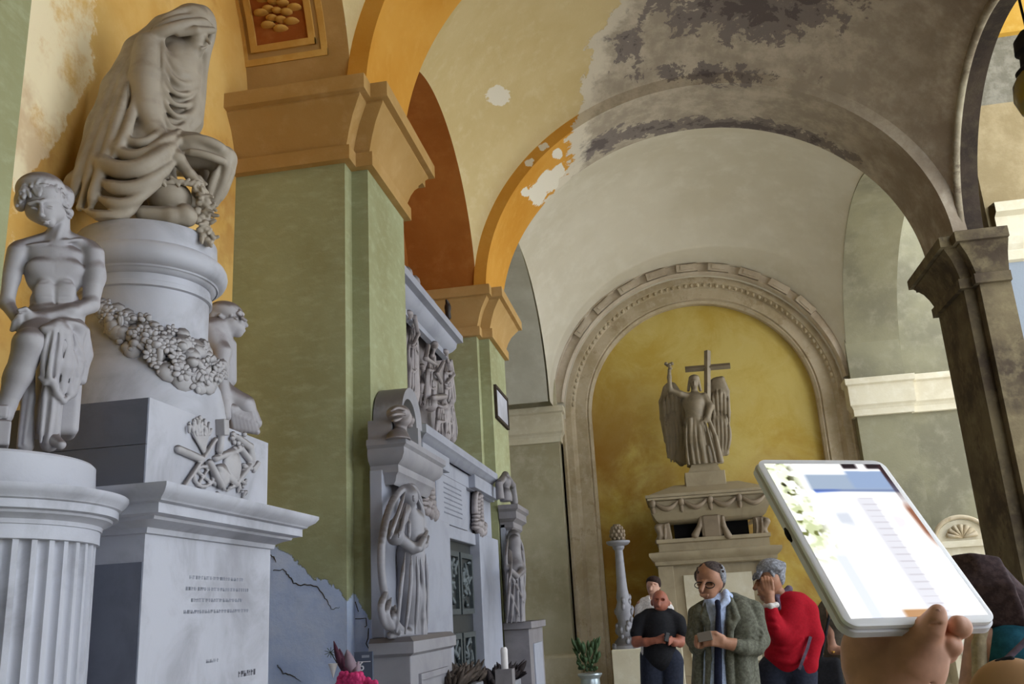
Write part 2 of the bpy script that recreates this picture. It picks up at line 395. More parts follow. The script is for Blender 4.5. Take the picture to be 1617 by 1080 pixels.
# right-hand arches towards the open side
for yc_, l_ in ((9.0,1.9),(4.275,1.875)):
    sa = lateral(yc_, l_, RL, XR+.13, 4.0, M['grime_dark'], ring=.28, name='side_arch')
    MB().tube([(XR+.12, yc_-(l_+.02)*math.cos(a), ZS+(RL+.02)*math.sin(a)) for a in ell(60)], .045, 8).build('edge_roll', M['pale_grime'], sa, smooth='all')
lateral(*LATR, XR+.06, 4.7, M['olive_grey'], ring=.3, name='side_arch')

# ------------------------------------------------------------------ far end wall with its arched recess
def archpoly(xc, zc, R, z0, n=64):
    return [(xc-R, z0)] + [(xc-R*math.cos(a), zc+R*math.sin(a)) for a in np.linspace(0, math.pi, n)] + [(xc+R, z0)]
NXC, NZC, NR = .87, 5.28, 2.22
def yellow():
    t = NT('yellow_limewash', .85, .15)
    n1 = t.noise(.9, 6, .65, .5); n2 = t.noise(2.2, 7, .7, 1.2, off=(3,1,7)); n3 = t.noise(.55, 5, .6, .8, off=(1,4,2))
    c = t.mix(t.step(n1, .35, .65), srgb(192,165,80), srgb(206,186,112))
    c = t.mix(t.math('MULTIPLY', t.step(n2, .5, .72), .45), c, srgb(210,192,128))
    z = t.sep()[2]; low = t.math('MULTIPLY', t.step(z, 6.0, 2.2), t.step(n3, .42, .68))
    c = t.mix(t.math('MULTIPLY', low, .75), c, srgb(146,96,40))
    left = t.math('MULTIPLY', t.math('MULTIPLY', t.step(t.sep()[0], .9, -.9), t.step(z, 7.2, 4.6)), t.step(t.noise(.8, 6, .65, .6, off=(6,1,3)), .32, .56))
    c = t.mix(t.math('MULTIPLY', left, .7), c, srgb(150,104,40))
    return t.out(c, t.noise(20, 6, .7), .006, .5)
M['yellow'] = yellow()
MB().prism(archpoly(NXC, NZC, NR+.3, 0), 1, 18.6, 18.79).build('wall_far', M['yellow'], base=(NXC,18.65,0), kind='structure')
def ringbuild(b, xc, zc, prof, z0, n=72):
    # profile of (radius, y) swept up the jamb, round the arch and down again
    A = [(-1, 0, z0)] + [(-math.cos(a), math.sin(a), None) for a in np.linspace(0, math.pi, n)] + [(1, 0, z0)]
    G = np.array([[(xc+c*R, y, (zc+s*R) if z is None else z) for (R, y) in prof] for (c, s, z) in A])
    return b.grid(G)
fr = MB(); ringbuild(fr, NXC, NZC, [(NR,18.7),(NR,18.46),(NR+.05,18.42),(NR+.08,18.44),(NR+.1,18.4),(NR+.32,18.4),(NR+.34,18.36),(NR+.38,18.34),(NR+.4,18.3),(NR+.52,18.3),(NR+.55,18.26),(NR+.6,18.28),(NR+.62,18.7)], 0)
frame = fr.build('trim_1', M['stone_frame'], base=(NXC,18.4,0), kind='structure', smooth=True)
# small raised labels round the outer ring of the frame and a bead of leaf tips inside
for k in range(9):
    a = math.radians(90 - (k-4)*12.6); b = MB()
    c, s = math.cos(a), math.sin(a); rr = np.array([c, 0, s]); tt = np.array([-s, 0, c]); o = np.array([NXC, 0, NZC])
    def bx(r0, r1, h, y0, y1, b=b):
        P = [o+rr*r+tt*q+np.array([0,y,0]) for y in (y0,y1) for (r,q) in ((r0,-h),(r1,-h),(r1,h),(r0,h))]
        b.add(P, [(0,1,2,3),(4,7,6,5),(0,4,5,1),(1,5,6,2),(2,6,7,3),(3,7,4,0)])
    bx(NR+.585, NR+.735, .21, 18.05, 18.16); bx(NR+.62, NR+.70, .13, 18.03, 18.1)
    b.build('label_block', M['stone_pink'], frame)
ob = MB(); A_ = np.linspace(.12, math.pi-.12, 72)
ob.grid(np.array([[(NXC-R*math.cos(a), y, NZC+R*math.sin(a)) for (R, y) in ((NR+.53,18.3),(NR+.54,18.12),(NR+.57,18.08),(NR+.58,18.13),(NR+.75,18.13),(NR+.76,18.07),(NR+.8,18.07),(NR+.8,18.3))] for a in A_]))
ob.build('outer_band', M['stone_pink'], frame, smooth=True)
lt = MB()
for a in np.linspace(.12, math.pi-.12, 60):
    lt.ball((NXC-(NR+.36)*math.cos(a), 18.33, NZC+(NR+.36)*math.sin(a)), (.035,.03,.05), n=6, m=5)
lt.build('leaf_moulding', M['stone_frame'], frame, smooth='all')
MB().box((-3.3,18.8,0),(9,19.2,9.5)).build('wall_far', M['white_vault'], base=(NXC,19,0), kind='structure')
# white wall above the frame
n = 64; A = np.linspace(0, math.pi, n)
g = np.array([[(NXC-R*math.cos(a), 18.22, NZC+R*math.sin(a)) for R in (NR+.5, 3.6, 5)] for a in A])
MB().grid(g).build('wall_far', M['white_vault'], base=(NXC,18.22,NZC), kind='structure')
# corner piers
BAND = [(0,4.78),(.05,4.79),(.05,4.9),(.07,4.95),(.1,4.99),(.1,5.36),(.14,5.39),(.14,5.5),(0,5.52)]
def endpier(plan, base, mat):
    n = len(plan); b = MB(); b.grid(np.array([[(p[0], p[1], z) for z in (0, 2, 4, 6, 9.4)] for p in plan]))
    o = b.build('pillar', mat, base=base, kind='structure')
    MB().sweep(plan, BAND).build('capital', M['band'], o)
    MB().sweep(plan, [(0,0),(.12,0),(.12,.74),(.08,.78),(0,.8)]).build('plinth', M['band'], o); return o
endpier([(-3.2,EY),(-2.0,EY),(-2.0,18.6)], (-2.5,EY,0), M['olive_pale'])
endpier([(3.69,18.6),(3.69,EY),(4.68,EY),(4.68,EY+.1),(9,EY+.1)], (4.5,EY,0), M['olive_grey'])

# ------------------------------------------------------------------ outer wall seen past the right-hand pier
def outer():
    t = NT('outer_wall', .85, .15); z = t.sep()[2]
    be = t.mix(t.step(t.noise(2, 6, .7), .4, .65), srgb(146,130,98), srgb(166,150,118))
    st = t.mix(t.step(t.noise(5, 6, .7), .42, .6), srgb(120,116,104), srgb(142,138,126))
    br = t.n('ShaderNodeTexBrick', {'Vector': t.n('ShaderNodeMapping', {'Vector': t.pos, 'Rotation': (math.pi/2,0,0)}).outputs[0], 'Scale': 2.4, 'Color1': (1,1,1,1), 'Color2': (.85,.85,.85,1), 'Mortar': (.8,.8,.8,1), 'Mortar Size': .02})
    st = t.n('ShaderNodeMix', {0: .6, 6: st, 7: br.outputs[0]}, data_type='RGBA', blend_type='MULTIPLY').outputs[2]
    c = t.mix(t.step(z, 7.28, 7.3), be, st); c = t.mix(t.step(z, 5.3, 5.28), c, srgb(138,146,156))
    return t.out(c, t.noise(20, 6, .7), .008, .5)
MB().box((4.1,11.0,0),(9,11.5,8.25)).build('wall_right', outer(), base=(6,11,0), kind='structure')
MB().sweep([(4.14,11.0),(9,11.0)], [(0,5.22),(.05,5.24),(.05,5.36),(.09,5.42),(.12,5.5),(.12,5.76),(.2,5.8),(.2,5.92),(0,5.95)]).build('trim_2', M['band'], base=(5,11,5.2), kind='structure')
MB().sweep([(4.14,11.0),(9,11.0)], [(0,8.2),(.06,8.22),(.06,8.3),(.02,8.32),(.02,9.8)]).build('trim_3', plaster('bright_yellow', srgb(200,160,78), srgb(206,172,96), srgb(190,148,60)), base=(5,11,8.2), kind='structure')
# painted coffer with its rosette on the first niche's soffit
def soffit(yc, l, rl, a, x, h=0):
    return np.array([x, yc-(l-h)*math.cos(a), ZS+(rl-h)*math.sin(a)])
def find_a(px, py):
    best = None
    for a in np.linspace(1.6, 3.1, 300):
        for x in np.linspace(-2.9, -2.2, 57):
            q = proj(soffit(4.275, 1.875, RL, a, x)); d = (q[0]-px)**2+(q[1]-py)**2
            if best is None or d < best[0]: best = (d, a, x)
    return best[1:]
ca, cx = find_a(440, 18)
S = lambda da, dx, h: soffit(4.275, 1.875, RL, ca+da, cx+dx, h)
M['coffer_red'] = plaster('rust_red_paint', srgb(168,98,46), srgb(178,114,60), srgb(152,84,36)); M['coffer_pale'] = plaster('pale_ochre_paint', srgb(206,166,92), srgb(214,178,108), srgb(196,150,76))
def strip(b, da0, da1, dx0, dx1, h):
    n = 10; b.grid(np.array([[S(da0+(da1-da0)*i/n, dx, hh) for (dx, hh) in ((dx0,-.01),(dx0,h),(dx1,h),(dx1,-.01))] for i in range(n+1)]))
    for i in (da0, da1): b.quad(S(i,dx0,-.01), S(i,dx0,h), S(i,dx1,h), S(i,dx1,-.01))
b = MB()
for w_, h in ((.27,.03),(.36,.012)):
    q = w_/1.6
    strip(b, -q, q, -w_, -w_+.05, h); strip(b, -q, q, w_-.05, w_, h); strip(b, -q, -q+.03, -w_, w_, h); strip(b, q-.03, q, -w_, w_, h)
cof = b.build('trim_4', M['coffer_pale'], base=S(0,0,0), kind='structure')
b = MB(); strip(b, -.135, .135, -.22, .22, .004); b.build('coffer_field', M['coffer_red'], cof)
b = MB()
for ring, (R, r, n_) in enumerate(((.14,.062,8),(.075,.05,6),(0,.04,1))):
    for i in range(n_):
        t = 2*math.pi*i/n_+ring*.3; b.ball(S(math.sin(t)*R/1.75, math.cos(t)*R, .012+ring*.012), (r,r,.016), n=12, m=8)
b.build('rosette', M['coffer_pale'], cof, smooth='all')
# ================================================================== SCULPTING: smooth unions of tapered limbs, meshed as one surface
def surface_nets(D, org, h):
    S = D < 0
    nx, ny, nz = D.shape
    c = np.zeros((nx-1, ny-1, nz-1), np.int8)
    for i in (0,1):
        for j in (0,1):
            for k in (0,1): c += S[i:nx-1+i, j:ny-1+j, k:nz-1+k]
    act = np.argwhere((c > 0) & (c < 8))
    idx = -np.ones(c.shape, np.int32); idx[act[:,0],act[:,1],act[:,2]] = np.arange(len(act))
    acc = np.zeros((len(act), 3), np.float32); cnt = np.zeros(len(act), np.float32)
    cor = [(i,j,k) for i in (0,1) for j in (0,1) for k in (0,1)]
    for a in cor:
        for ax in range(3):
            if a[ax]: continue
            b = list(a); b[ax] = 1
            va = D[act[:,0]+a[0], act[:,1]+a[1], act[:,2]+a[2]]; vb = D[act[:,0]+b[0], act[:,1]+b[1], act[:,2]+b[2]]
            mk = (va < 0) != (vb < 0); t = np.where(mk, va/np.where(mk, va-vb, 1), 0)
            p = np.tile(np.array(a, np.float32), (len(act), 1)); p[:,ax] = t
            acc[mk] += p[mk]; cnt[mk] += 1
    V = (act + acc/np.maximum(cnt, 1)[:,None])*h + org
    Q = []
    for ax in range(3):
        o = [1,2] if ax == 0 else ([0,2] if ax == 1 else [0,1])
        sl0 = [slice(None)]*3; sl1 = [slice(None)]*3; sl0[ax] = slice(0,-1); sl1[ax] = slice(1,None)
        e = np.argwhere(S[tuple(sl0)] != S[tuple(sl1)])
        e = e[(e[:,o[0]] > 0) & (e[:,o[1]] > 0) & (e[:,o[0]] < D.shape[o[0]]-1) & (e[:,o[1]] < D.shape[o[1]]-1)]
        q = []
        for (d0, d1) in ((-1,-1),(0,-1),(0,0),(-1,0)):
            f = e.copy(); f[:,o[0]] += d0; f[:,o[1]] += d1; q.append(idx[f[:,0],f[:,1],f[:,2]])
        q = np.stack(q, 1); s = S[e[:,0],e[:,1],e[:,2]]
        if ax == 1: s = ~s
        q[~s] = q[~s][:, ::-1]; Q.append(q)
    return V, np.concatenate(Q)

class Sculpt:
    """strokes are given as (px, py, off, r): a place in the photograph on the figure's own upright plane, how far behind (+) or in front (-)
    of that plane, and a radius; all in photograph pixels at the figure's distance, turned at once into metres in the world"""
    def __init__(s, p0, n=None, k=6, scale=None):
        s.p0 = np.array(p0, float)
        n = np.array(n if n is not None else (s.p0[0]-CC[0], s.p0[1]-CC[1], 0), float); s.n = n/np.linalg.norm(n)
        s.ex = np.array([s.n[1], -s.n[0], 0]); s.ez = np.array([0,0,1.])
        s.s = scale or float((s.p0-CC)@FW)/F_PX; s.k = k; s.P = []
    def pt(s, x, y, off=0):
        d = ray(x, y); return CC + d*((s.p0-CC)@s.n + off*s.s)/(d@s.n)
    def cap(s, *pts, k=None, neg=False, flat=None):
        W = [np.append(s.pt(p[0], p[1], p[2]), p[3]*s.s) for p in pts]; k = (s.k if k is None else k)*s.s
        if len(W) == 1: W = W*2
        for a, b in zip(W[:-1], W[1:]): s.P.append(('c', a, b, k, neg))
        return s
    def ell(s, x, y, off, rx, ry, rz, rot=0, k=None, neg=False, yaw=0):
        c = s.pt(x, y, off); a = math.radians(rot); b = math.radians(yaw)
        ex = s.ex*math.cos(b) + s.n*math.sin(b); en = -s.ex*math.sin(b) + s.n*math.cos(b)
        e1 = ex*math.cos(a) + s.ez*math.sin(a); e2 = -ex*math.sin(a) + s.ez*math.cos(a)
        s.P.append(('e', c, np.array([e1, e2, en]), np.array([rx, ry, rz])*s.s, (s.k if k is None else k)*s.s, neg)); return s
    def box(s, x, y, off, hx, hy, hz, rot=0, r=1, k=None, neg=False, yaw=0):
        c = s.pt(x, y, off); a = math.radians(rot); b = math.radians(yaw)
        ex = s.ex*math.cos(b) + s.n*math.sin(b); en = -s.ex*math.sin(b) + s.n*math.cos(b)
        e1 = ex*math.cos(a) + s.ez*math.sin(a); e2 = -ex*math.sin(a) + s.ez*math.cos(a)
        s.P.append(('b', c, np.array([e1, e2, en]), np.array([hx, hy, hz])*s.s, r*s.s, (s.k if k is None else k)*s.s, neg)); return s
    def folds(s, lines, r=3, k=3, neg=False):
        # each line is a smooth curve through its points, fading out at both ends
        for L in lines:
            Q = np.array([(p[0], p[1], p[2], p[3] if len(p) > 3 else r) for p in L], float); n = len(Q); sub = 6 if n > 2 else 8
            E = np.vstack([2*Q[0]-Q[1], Q, 2*Q[-1]-Q[-2]]); out = []
            for i in range(n-1):
                a, b, c, d = E[i:i+4]
                for j in range(sub + (i == n-2)):
                    t = j/sub; out.append(.5*(2*b+(c-a)*t+(2*a-5*b+4*c-d)*t*t+(3*b-a-3*c+d)*t**3))
            out = np.array(out); m = len(out); t = np.linspace(0, 1, m); out[:,3] *= np.clip(t/.22, .12, 1)**.7*np.clip((1-t)/.15, .42, 1)**.7; out[:,3] = np.maximum(out[:,3], .25)
            W = [np.append(s.pt(p[0], p[1], p[2] + .6*(r-p[3])), p[3]*s.s) for p in out]
            s.P.append(('p', W, k*s.s, neg))
        return s
    def copy_from(s, o): s.P += o.P; return s
    def bounds(s):
        lo, hi = [], []
        for p in s.P:
            if p[-1]: continue
            if p[0] == 'c':
                for q in (p[1], p[2]): lo.append(q[:3]-q[3]); hi.append(q[:3]+q[3])
            elif p[0] == 'p':
                for q in p[1]: lo.append(q[:3]-q[3]); hi.append(q[:3]+q[3])
            else:
                e = np.abs(p[2].T) @ p[3]; lo.append(p[1]-e); hi.append(p[1]+e)
        return np.min(lo, 0), np.max(hi, 0)
    def mesh(s, vox=1.6, clip=None):
        h = vox*s.s; lo, hi = s.bounds(); lo = lo-4*h; hi = hi+4*h
        n = np.maximum(np.ceil((hi-lo)/h).astype(int), 4)
        while n.prod() > 9e6: h *= 1.1; n = np.ceil((hi-lo)/h).astype(int)
        D = np.full(n, 1e3, np.float32); ax = [lo[i]+np.arange(n[i])*h for i in range(3)]
        for p in s.P:
            neg = p[-1]; k = max(p[-2], 1e-6)
            if p[0] == 'c':
                a, b = p[1], p[2]; R = max(a[3], b[3]); bl = np.minimum(a[:3], b[:3])-R; bh = np.maximum(a[:3], b[:3])+R
            elif p[0] == 'p':
                A = np.array(p[1]); bl = (A[:,:3]-A[:,3:]).min(0); bh = (A[:,:3]+A[:,3:]).max(0)
            else:
                e = np.abs(p[2].T) @ p[3]; bl, bh = p[1]-e, p[1]+e
            mgn = k + 3*h; i0 = np.clip(np.floor((bl-mgn-lo)/h).astype(int), 0, n); i1 = np.clip(np.ceil((bh+mgn-lo)/h).astype(int)+1, 0, n)
            if (i1 <= i0).any(): continue
            sl = tuple(slice(i0[i], i1[i]) for i in range(3))
            X = ax[0][sl[0]][:,None,None].astype(np.float32); Y = ax[1][sl[1]][None,:,None].astype(np.float32); Z = ax[2][sl[2]][None,None,:].astype(np.float32)
            if p[0] == 'c':
                d = b[:3]-a[:3]; L = float(d@d)+1e-12
                t = np.clip(((X-a[0])*d[0]+(Y-a[1])*d[1]+(Z-a[2])*d[2])/L, 0, 1)
                v = np.sqrt((X-a[0]-t*d[0])**2+(Y-a[1]-t*d[1])**2+(Z-a[2]-t*d[2])**2) - (a[3]+t*(b[3]-a[3]))
            elif p[0] == 'p':
                v = np.full((X.shape[0], Y.shape[1], Z.shape[2]), 1e3, np.float32)
                for a, b in zip(p[1][:-1], p[1][1:]):
                    R = max(a[3], b[3])+mgn; tl = np.minimum(a[:3], b[:3])-R; th_ = np.maximum(a[:3], b[:3])+R
                    j0 = [int(np.searchsorted(g.ravel(), tl[i])) for i, g in enumerate((X, Y, Z))]; j1 = [int(np.searchsorted(g.ravel(), th_[i])) for i, g in enumerate((X, Y, Z))]
                    if any(j1[i] <= j0[i] for i in range(3)): continue
                    x_, y_, z_ = X[j0[0]:j1[0]], Y[:,j0[1]:j1[1]], Z[:,:,j0[2]:j1[2]]; d = b[:3]-a[:3]; L = float(d@d)+1e-12
                    t = np.clip(((x_-a[0])*d[0]+(y_-a[1])*d[1]+(z_-a[2])*d[2])/L, 0, 1)
                    vv = np.sqrt((x_-a[0]-t*d[0])**2+(y_-a[1]-t*d[1])**2+(z_-a[2]-t*d[2])**2) - (a[3]+t*(b[3]-a[3]))
                    sb = (slice(j0[0],j1[0]), slice(j0[1],j1[1]), slice(j0[2],j1[2])); v[sb] = np.minimum(v[sb], vv)
            else:
                c, Mx, r = p[1], p[2], p[3]
                q = [(X-c[0])*Mx[i][0]+(Y-c[1])*Mx[i][1]+(Z-c[2])*Mx[i][2] for i in range(3)]
                if p[0] == 'e':
                    k0 = np.sqrt(sum((q[i]/r[i])**2 for i in range(3))); k1 = np.sqrt(sum((q[i]/r[i]**2)**2 for i in range(3)))+1e-9
                    v = k0*(k0-1)/k1
                else:
                    rr = min(p[4], r.min()*.95); w = [np.abs(q[i])-r[i]+rr for i in range(3)]
                    v = np.sqrt(sum(np.maximum(u, 0)**2 for u in w)) + np.minimum(np.maximum(np.maximum(w[0], w[1]), w[2]), 0) - rr
            o = D[sl]
            if neg: v = -v; hh = np.maximum(k-np.abs(o-v), 0)/k; D[sl] = np.maximum(o, v) + hh*hh*k*.25
            else: hh = np.maximum(k-np.abs(o-v), 0)/k; D[sl] = np.minimum(o, v) - hh*hh*k*.25
        if clip is not None: D = np.maximum(D, clip(ax[0][:,None,None], ax[1][None,:,None], ax[2][None,None,:]).astype(np.float32))
        return surface_nets(D, lo, h)
    def build(s, name, mat, parent=None, vox=1.6, base=None, kind=None, clip=None):
        V, Q = s.mesh(vox, clip)
        me = bpy.data.meshes.new(name); me.vertices.add(len(V)); me.vertices.foreach_set('co', V.astype(np.float32).ravel())
        me.loops.add(len(Q)*4); me.loops.foreach_set('vertex_index', Q.astype(np.int32).ravel())
        me.polygons.add(len(Q)); me.polygons.foreach_set('loop_start', np.arange(0, len(Q)*4, 4, dtype=np.int32))
        me.polygons.foreach_set('use_smooth', np.ones(len(Q), bool)); me.update(); me.validate()
        me.materials.append(mat)
        o = bpy.data.objects.new(name, me); COL.objects.link(o); place(o, parent, base)
        if kind: o['kind'] = kind
        return o
# ================================================================== FIRST MONUMENT: block, round drum and fluted half columns
M['marble'] = marble('white_marble', srgb(184,186,197), srgb(142,142,150), srgb(120,112,110), .75, .65, scale=2.6, up=(.75,1.1))
M['marble_dark'] = marble('grey_marble', srgb(140,142,152), srgb(104,106,118), srgb(100,96,96), .6, .6)
M['slate'] = marble('dark_side_marble', srgb(112,116,130), srgb(84,88,102), srgb(104,100,100), .6, .3, up=(.75,1.1))
M['statue'] = marble('statue_marble', srgb(172,170,176), srgb(132,130,140), srgb(104,94,94), .3, .95)
M['statue_warm'] = marble('aged_statue_marble', srgb(168,158,144), srgb(128,118,106), srgb(112,100,90), .4, .8)
M['carving'] = marble('carved_marble', srgb(176,174,178), srgb(126,124,130), srgb(96,90,90), .35, .9)
BX, BY0, BY1 = -2.15, 3.58, 4.82
mon = empty('funerary_monument', (-2.5, 4.2, 0), 'large white marble tomb with a stepped block, a round drum and fluted half columns', 'monument')
blk = [(-2.985,BY0),(BX,BY0),(BX,BY1),(-2.985,BY1)]
blk_r = blk[::1]
MB().box((-2.98,BY0,0),(BX,BY1,2.06)).build('lower_block', M['marble'], mon)
CORN = [(0,1.9),(.015,1.905),(.02,1.94),(.05,1.965),(.085,1.98),(.09,2.0),(.13,2.01),(.13,2.075),(.15,2.085),(.155,2.1),(.185,2.13),(.2,2.165),(.2,2.19),(0,2.2)]
CORN = [(o, 2.2-(2.2-z)*.62) for o, z in CORN]
MB().sweep(blk_r, CORN).add([(-2.985,BY0-.2,2.19),(BX+.2,BY0-.2,2.19),(BX+.2,BY1+.2,2.19),(-2.985,BY1+.2,2.19)], [(0,1,2,3)]).build('cornice', M['marble'], mon, smooth=True)
MB().box((-2.98,BY0+.01,2.18),(BX-.02,BY1-.01,2.6)).build('upper_block', M['marble'], mon)
for (x0, x1) in ((-2.98,-2.752),(-2.745,BX-.021)):
    for (z0, z1) in ((2.19,2.392),(2.396,2.597)): MB().box((x0,BY0,z0),(x1,BY0+.02,z1)).build('side_slab', M['slate'], mon)
for (z0, z1) in ((0,.62),(.624,1.26),(1.264,1.9)): MB().box((-2.98,BY0-.008,z0),(BX-.002,BY0+.02,z1)).build('side_slab', M['slate'], mon)
DC = (-2.6, 4.2)
def zat(y, x=232, r=.32):   # height of a pixel on the drum's near side
    n = np.array([DC[0], DC[1], 0.]); L = np.linalg.norm(n); n /= L; d = ray(x, y); return (CC + d*(L-r)/(d@n))[2]
zb = 2.6
PROF = [(.43,zb-.01),(.43,zb+.07),(.425,zb+.085),(.42,zb+.12),(.40,zb+.2),(.365,zb+.27),(.345,zb+.34),(.33,zb+.42),(.325,zb+.5)]
zt = zat(446); zc = zat(394, r=.4); zr = zc+.07; ZTOP = zat(344, r=.36)
PROF += [(.325,zt-.02),(.34,zt-.015),(.34,zt+.01),(.33,zt+.015),(.33,zt+.05),(.345,zt+.055),(.36,zt+.075),(.365,zt+.085),(.365,zc-.07)]
for a in np.linspace(-80, 80, 9): PROF.append((.36+.055*math.cos(math.radians(a)), zc+.062*math.sin(math.radians(a))))
PROF += [(.36,zr),(.355,ZTOP-.015),(.345,ZTOP),(0,ZTOP)]
MB().lathe(PROF, DC, 96).build('drum', M['marble'], mon, smooth=True)
def on_drum(x, y):
    d = ray(x, y); d = d/np.linalg.norm(d)
    for t in np.arange(3.8, 6.2, .004):
        p = CC + d*t; r = math.hypot(p[0]-DC[0], p[1]-DC[1])
        if r < np.interp(p[2], [q[1] for q in PROF[:10]], [q[0] for q in PROF[:10]]): break
    return p
def halfcol(cx, cy, r, h0, h1, zs):
    c = (cx, cy); a0, a1 = math.radians(h0), math.radians(h1)
    fl = lambda t: 1 - .045*max(0., math.cos(t*44)+.45)**.5
    MB().lathe([(r-.01,0),(r-.01,1.955+zs)], c, 620, a0, a1, fl).lathe([(r-.012,1.953+zs),(r+.002,1.956+zs),(r+.002,2.02+zs)], c, 96, a0, a1).build('half_column', M['marble'], mon, smooth=True)
    MB().lathe([(o*.5+r, 2.138-(2.2-z)*.72+zs) for o, z in CORN[:-1]] + [(.2,2.138+zs)], c, 120, a0, a1).build('cornice', M['marble'], mon, smooth=True)
    MB().lathe([(r-.03,2.13+zs),(r-.025,2.14+zs),(r-.03,2.258+zs),(r-.04,2.268+zs),(0,2.268+zs)], c, 96, a0, a1).build('statue_plinth', M['marble'], mon, smooth=True)
halfcol(-2.64, 3.12, .49, -66, 112, 0); halfcol(-2.95, 5.3, .47, -88, 88, 0)
# engraved writing: worn rows on the block face and a short word on the plinth of the nearer half column
M['ink'] = plain('worn_lettering', srgb(150,153,166), .8); M['ink_dark'] = plain('dark_lettering', srgb(96,96,106), .8)
rs = random.Random(3)
def rows(b, y0, y1, z, h, x=BX+.0006, n=1, gap=.05):
    for i in range(n):
        y = y0 + rs.uniform(0, .04)
        while y < y1:
            L = rs.uniform(.012, .03); b.box((x-.001, y, z), (x+.0002, y+L*.22, z+h)); b.box((x-.001, y+L*.5, z), (x+.0002, y+L*.65, z+h)); b.box((x-.001, y, z+h*rs.choice((0,.42,.8))), (x+.0002, y+L, z+h*1.0 if rs.random()<.3 else z+h*.55)); y += L+rs.uniform(.004, .009)
    return b
for (y0, y1, z) in ((3.95,4.5,1.84),(3.9,4.55,1.79),(3.95,4.5,1.74),(3.9,4.55,1.69),(4.14,4.26,1.47),(3.85,4.6,1.2),(3.9,4.58,1.16),(3.85,4.6,1.12),(3.9,4.55,1.08)):
    rows(MB(), y0, y1, z, .016).build('inscription_line', M['ink'], mon)
rows(MB(), 4.45, 4.66, 1.385, .028).build('inscription_line', M['ink_dark'], mon)
def text(s, size, loc, xdir, zdir, mat, parent, name='lettering', ext=.002, align='CENTER'):
    cu = bpy.data.curves.new(name, 'FONT'); cu.body = s; cu.size = size; cu.extrude = ext; cu.align_x = align; cu.align_y = 'CENTER'
    tmp = bpy.data.objects.new(name, cu); COL.objects.link(tmp); dg = bpy.context.evaluated_depsgraph_get(); me = bpy.data.meshes.new_from_object(tmp.evaluated_get(dg)); bpy.data.objects.remove(tmp)
    x = Vector(xdir).normalized(); z = Vector(zdir).normalized(); y = x.cross(z)*-1
    mt = Matrix((( x[0], z[0], -y[0], 0),(x[1], z[1], -y[1], 0),(x[2], z[2], -y[2], 0),(0,0,0,1)))
    me.transform(Matrix.Translation(Vector([float(v) for v in loc])) @ mt); o = bpy.data.objects.new(name, me); COL.objects.link(o); me.materials.clear(); me.materials.append(mat)
    return place(o, parent)
a = math.radians(-50)
for i, ch in enumerate('OTTO'):
    a = math.radians(-60 + i*4.6 - 6); c = (-2.66+.478*math.cos(a), 3.1+.478*math.sin(a), 2.19)
    text(ch, .052, c, (-math.sin(a), math.cos(a), 0), (0,0,1), M['ink'], mon)
# flower garland hung round the drum
gb = MB(); rg = random.Random(5)
GP = np.array([(160,484,5),(176,502,12),(200,521,20),(230,537,26),(262,553,30),(298,571,31),(322,583,27),(336,590,18)], float)
for i in range(170):
    k = rg.random()**.85; q = k*(len(GP)-1); cx_, cy_, hw = [np.interp(q, range(len(GP)), GP[:,j]) for j in range(3)]
    u_ = rg.uniform(-1, 1); px = cx_ - u_*hw*.42; py = cy_ + u_*hw
    p0_ = on_drum(px, py); ang = math.atan2(p0_[1]-DC[1], p0_[0]-DC[0]); rad = rg.uniform(.024, .042)*(.7+.45*k); kind = rg.random()
    nrm = np.array([math.cos(ang), math.sin(ang), rg.uniform(-.5,.3)]); nrm /= np.linalg.norm(nrm); p = p0_ + nrm*(.012+.05*(1-u_*u_)*min(1, k*2+.3))
    u = np.array([-math.sin(ang), math.cos(ang), 0]); v = np.cross(nrm, u); R = np.array([u, v, nrm]).T
    if i < 60: gb.ball(p0_+nrm*.01, (rad*1.5, rad*1.5, .02+.03*(1-u_*u_)), R, 9, 6)
    elif kind < .6:
        n_ = rg.choice((5,6,7))
        for w_ in range(n_):
            t = 2*math.pi*w_/n_; e = u*math.cos(t)+v*math.sin(t); gb.ball(p+e*rad*.75+nrm*.006, (rad*.55, rad*.42, rad*.24), np.array([e, np.cross(nrm, e), nrm]).T, 8, 5)
        gb.ball(p+nrm*.004, rad*.3, None, 8, 5)
    elif kind < .8: gb.ball(p, (rad*.8, rad*.7, rad*.7), R, 9, 6)
    else:
        t = rg.uniform(0, 6.28); e = u*math.cos(t)+v*math.sin(t); gb.ball(p, (rad*1.5, rad*.5, rad*.3), np.array([e, np.cross(nrm, e), nrm]).T, 9, 6)
gb.tube([on_drum(x, y)*.998+CC*.002 for x, y, _ in GP], [.03]*len(GP), 8)
gb.build('garland', M['carving'], mon, smooth='all')
# carved trophy on the block's face
S = Sculpt((BX-.02, 4.2, 2.4), n=(-1,0,0), k=2, scale=.0029)
for i in range(9):
    x0 = 300+i*4; S.cap((x0+rg.uniform(-4,4), 658+abs(i-4)*2.5, -3, 2.6), (x0*.6+320*.4, 690, -5, 2.4), (322, 716, -3, 2))
    S.cap((x0+rg.uniform(-3,3), 664+abs(i-3)*3, -6, 3.2), (x0+rg.uniform(-3,3), 676+abs(i-3)*2, -6, 2.6))
S.cap((281,709,-4,6.5),(318,725,-5,6.5)); S.cap((340,694,-6,4.2),(289,770,-5,4)); S.box(351,675,-8,9,14,9,rot=8); S.cap((350,682,-7,6),(347,712,-7,6)); S.cap((374,690,-6,6),(394,706,-6,8),(398,728,-6,7))
S.cap((340,724,-4,6),(380,708,-4,6),(397,731,-4,6),(372,764,-4,6),(345,740,-4,8)); S.ell(366,735,-3,30,30,11); S.ell(350,752,-3,22,22,9)
S.cap((331,730,-9,6),(350,767,-9,6)); 
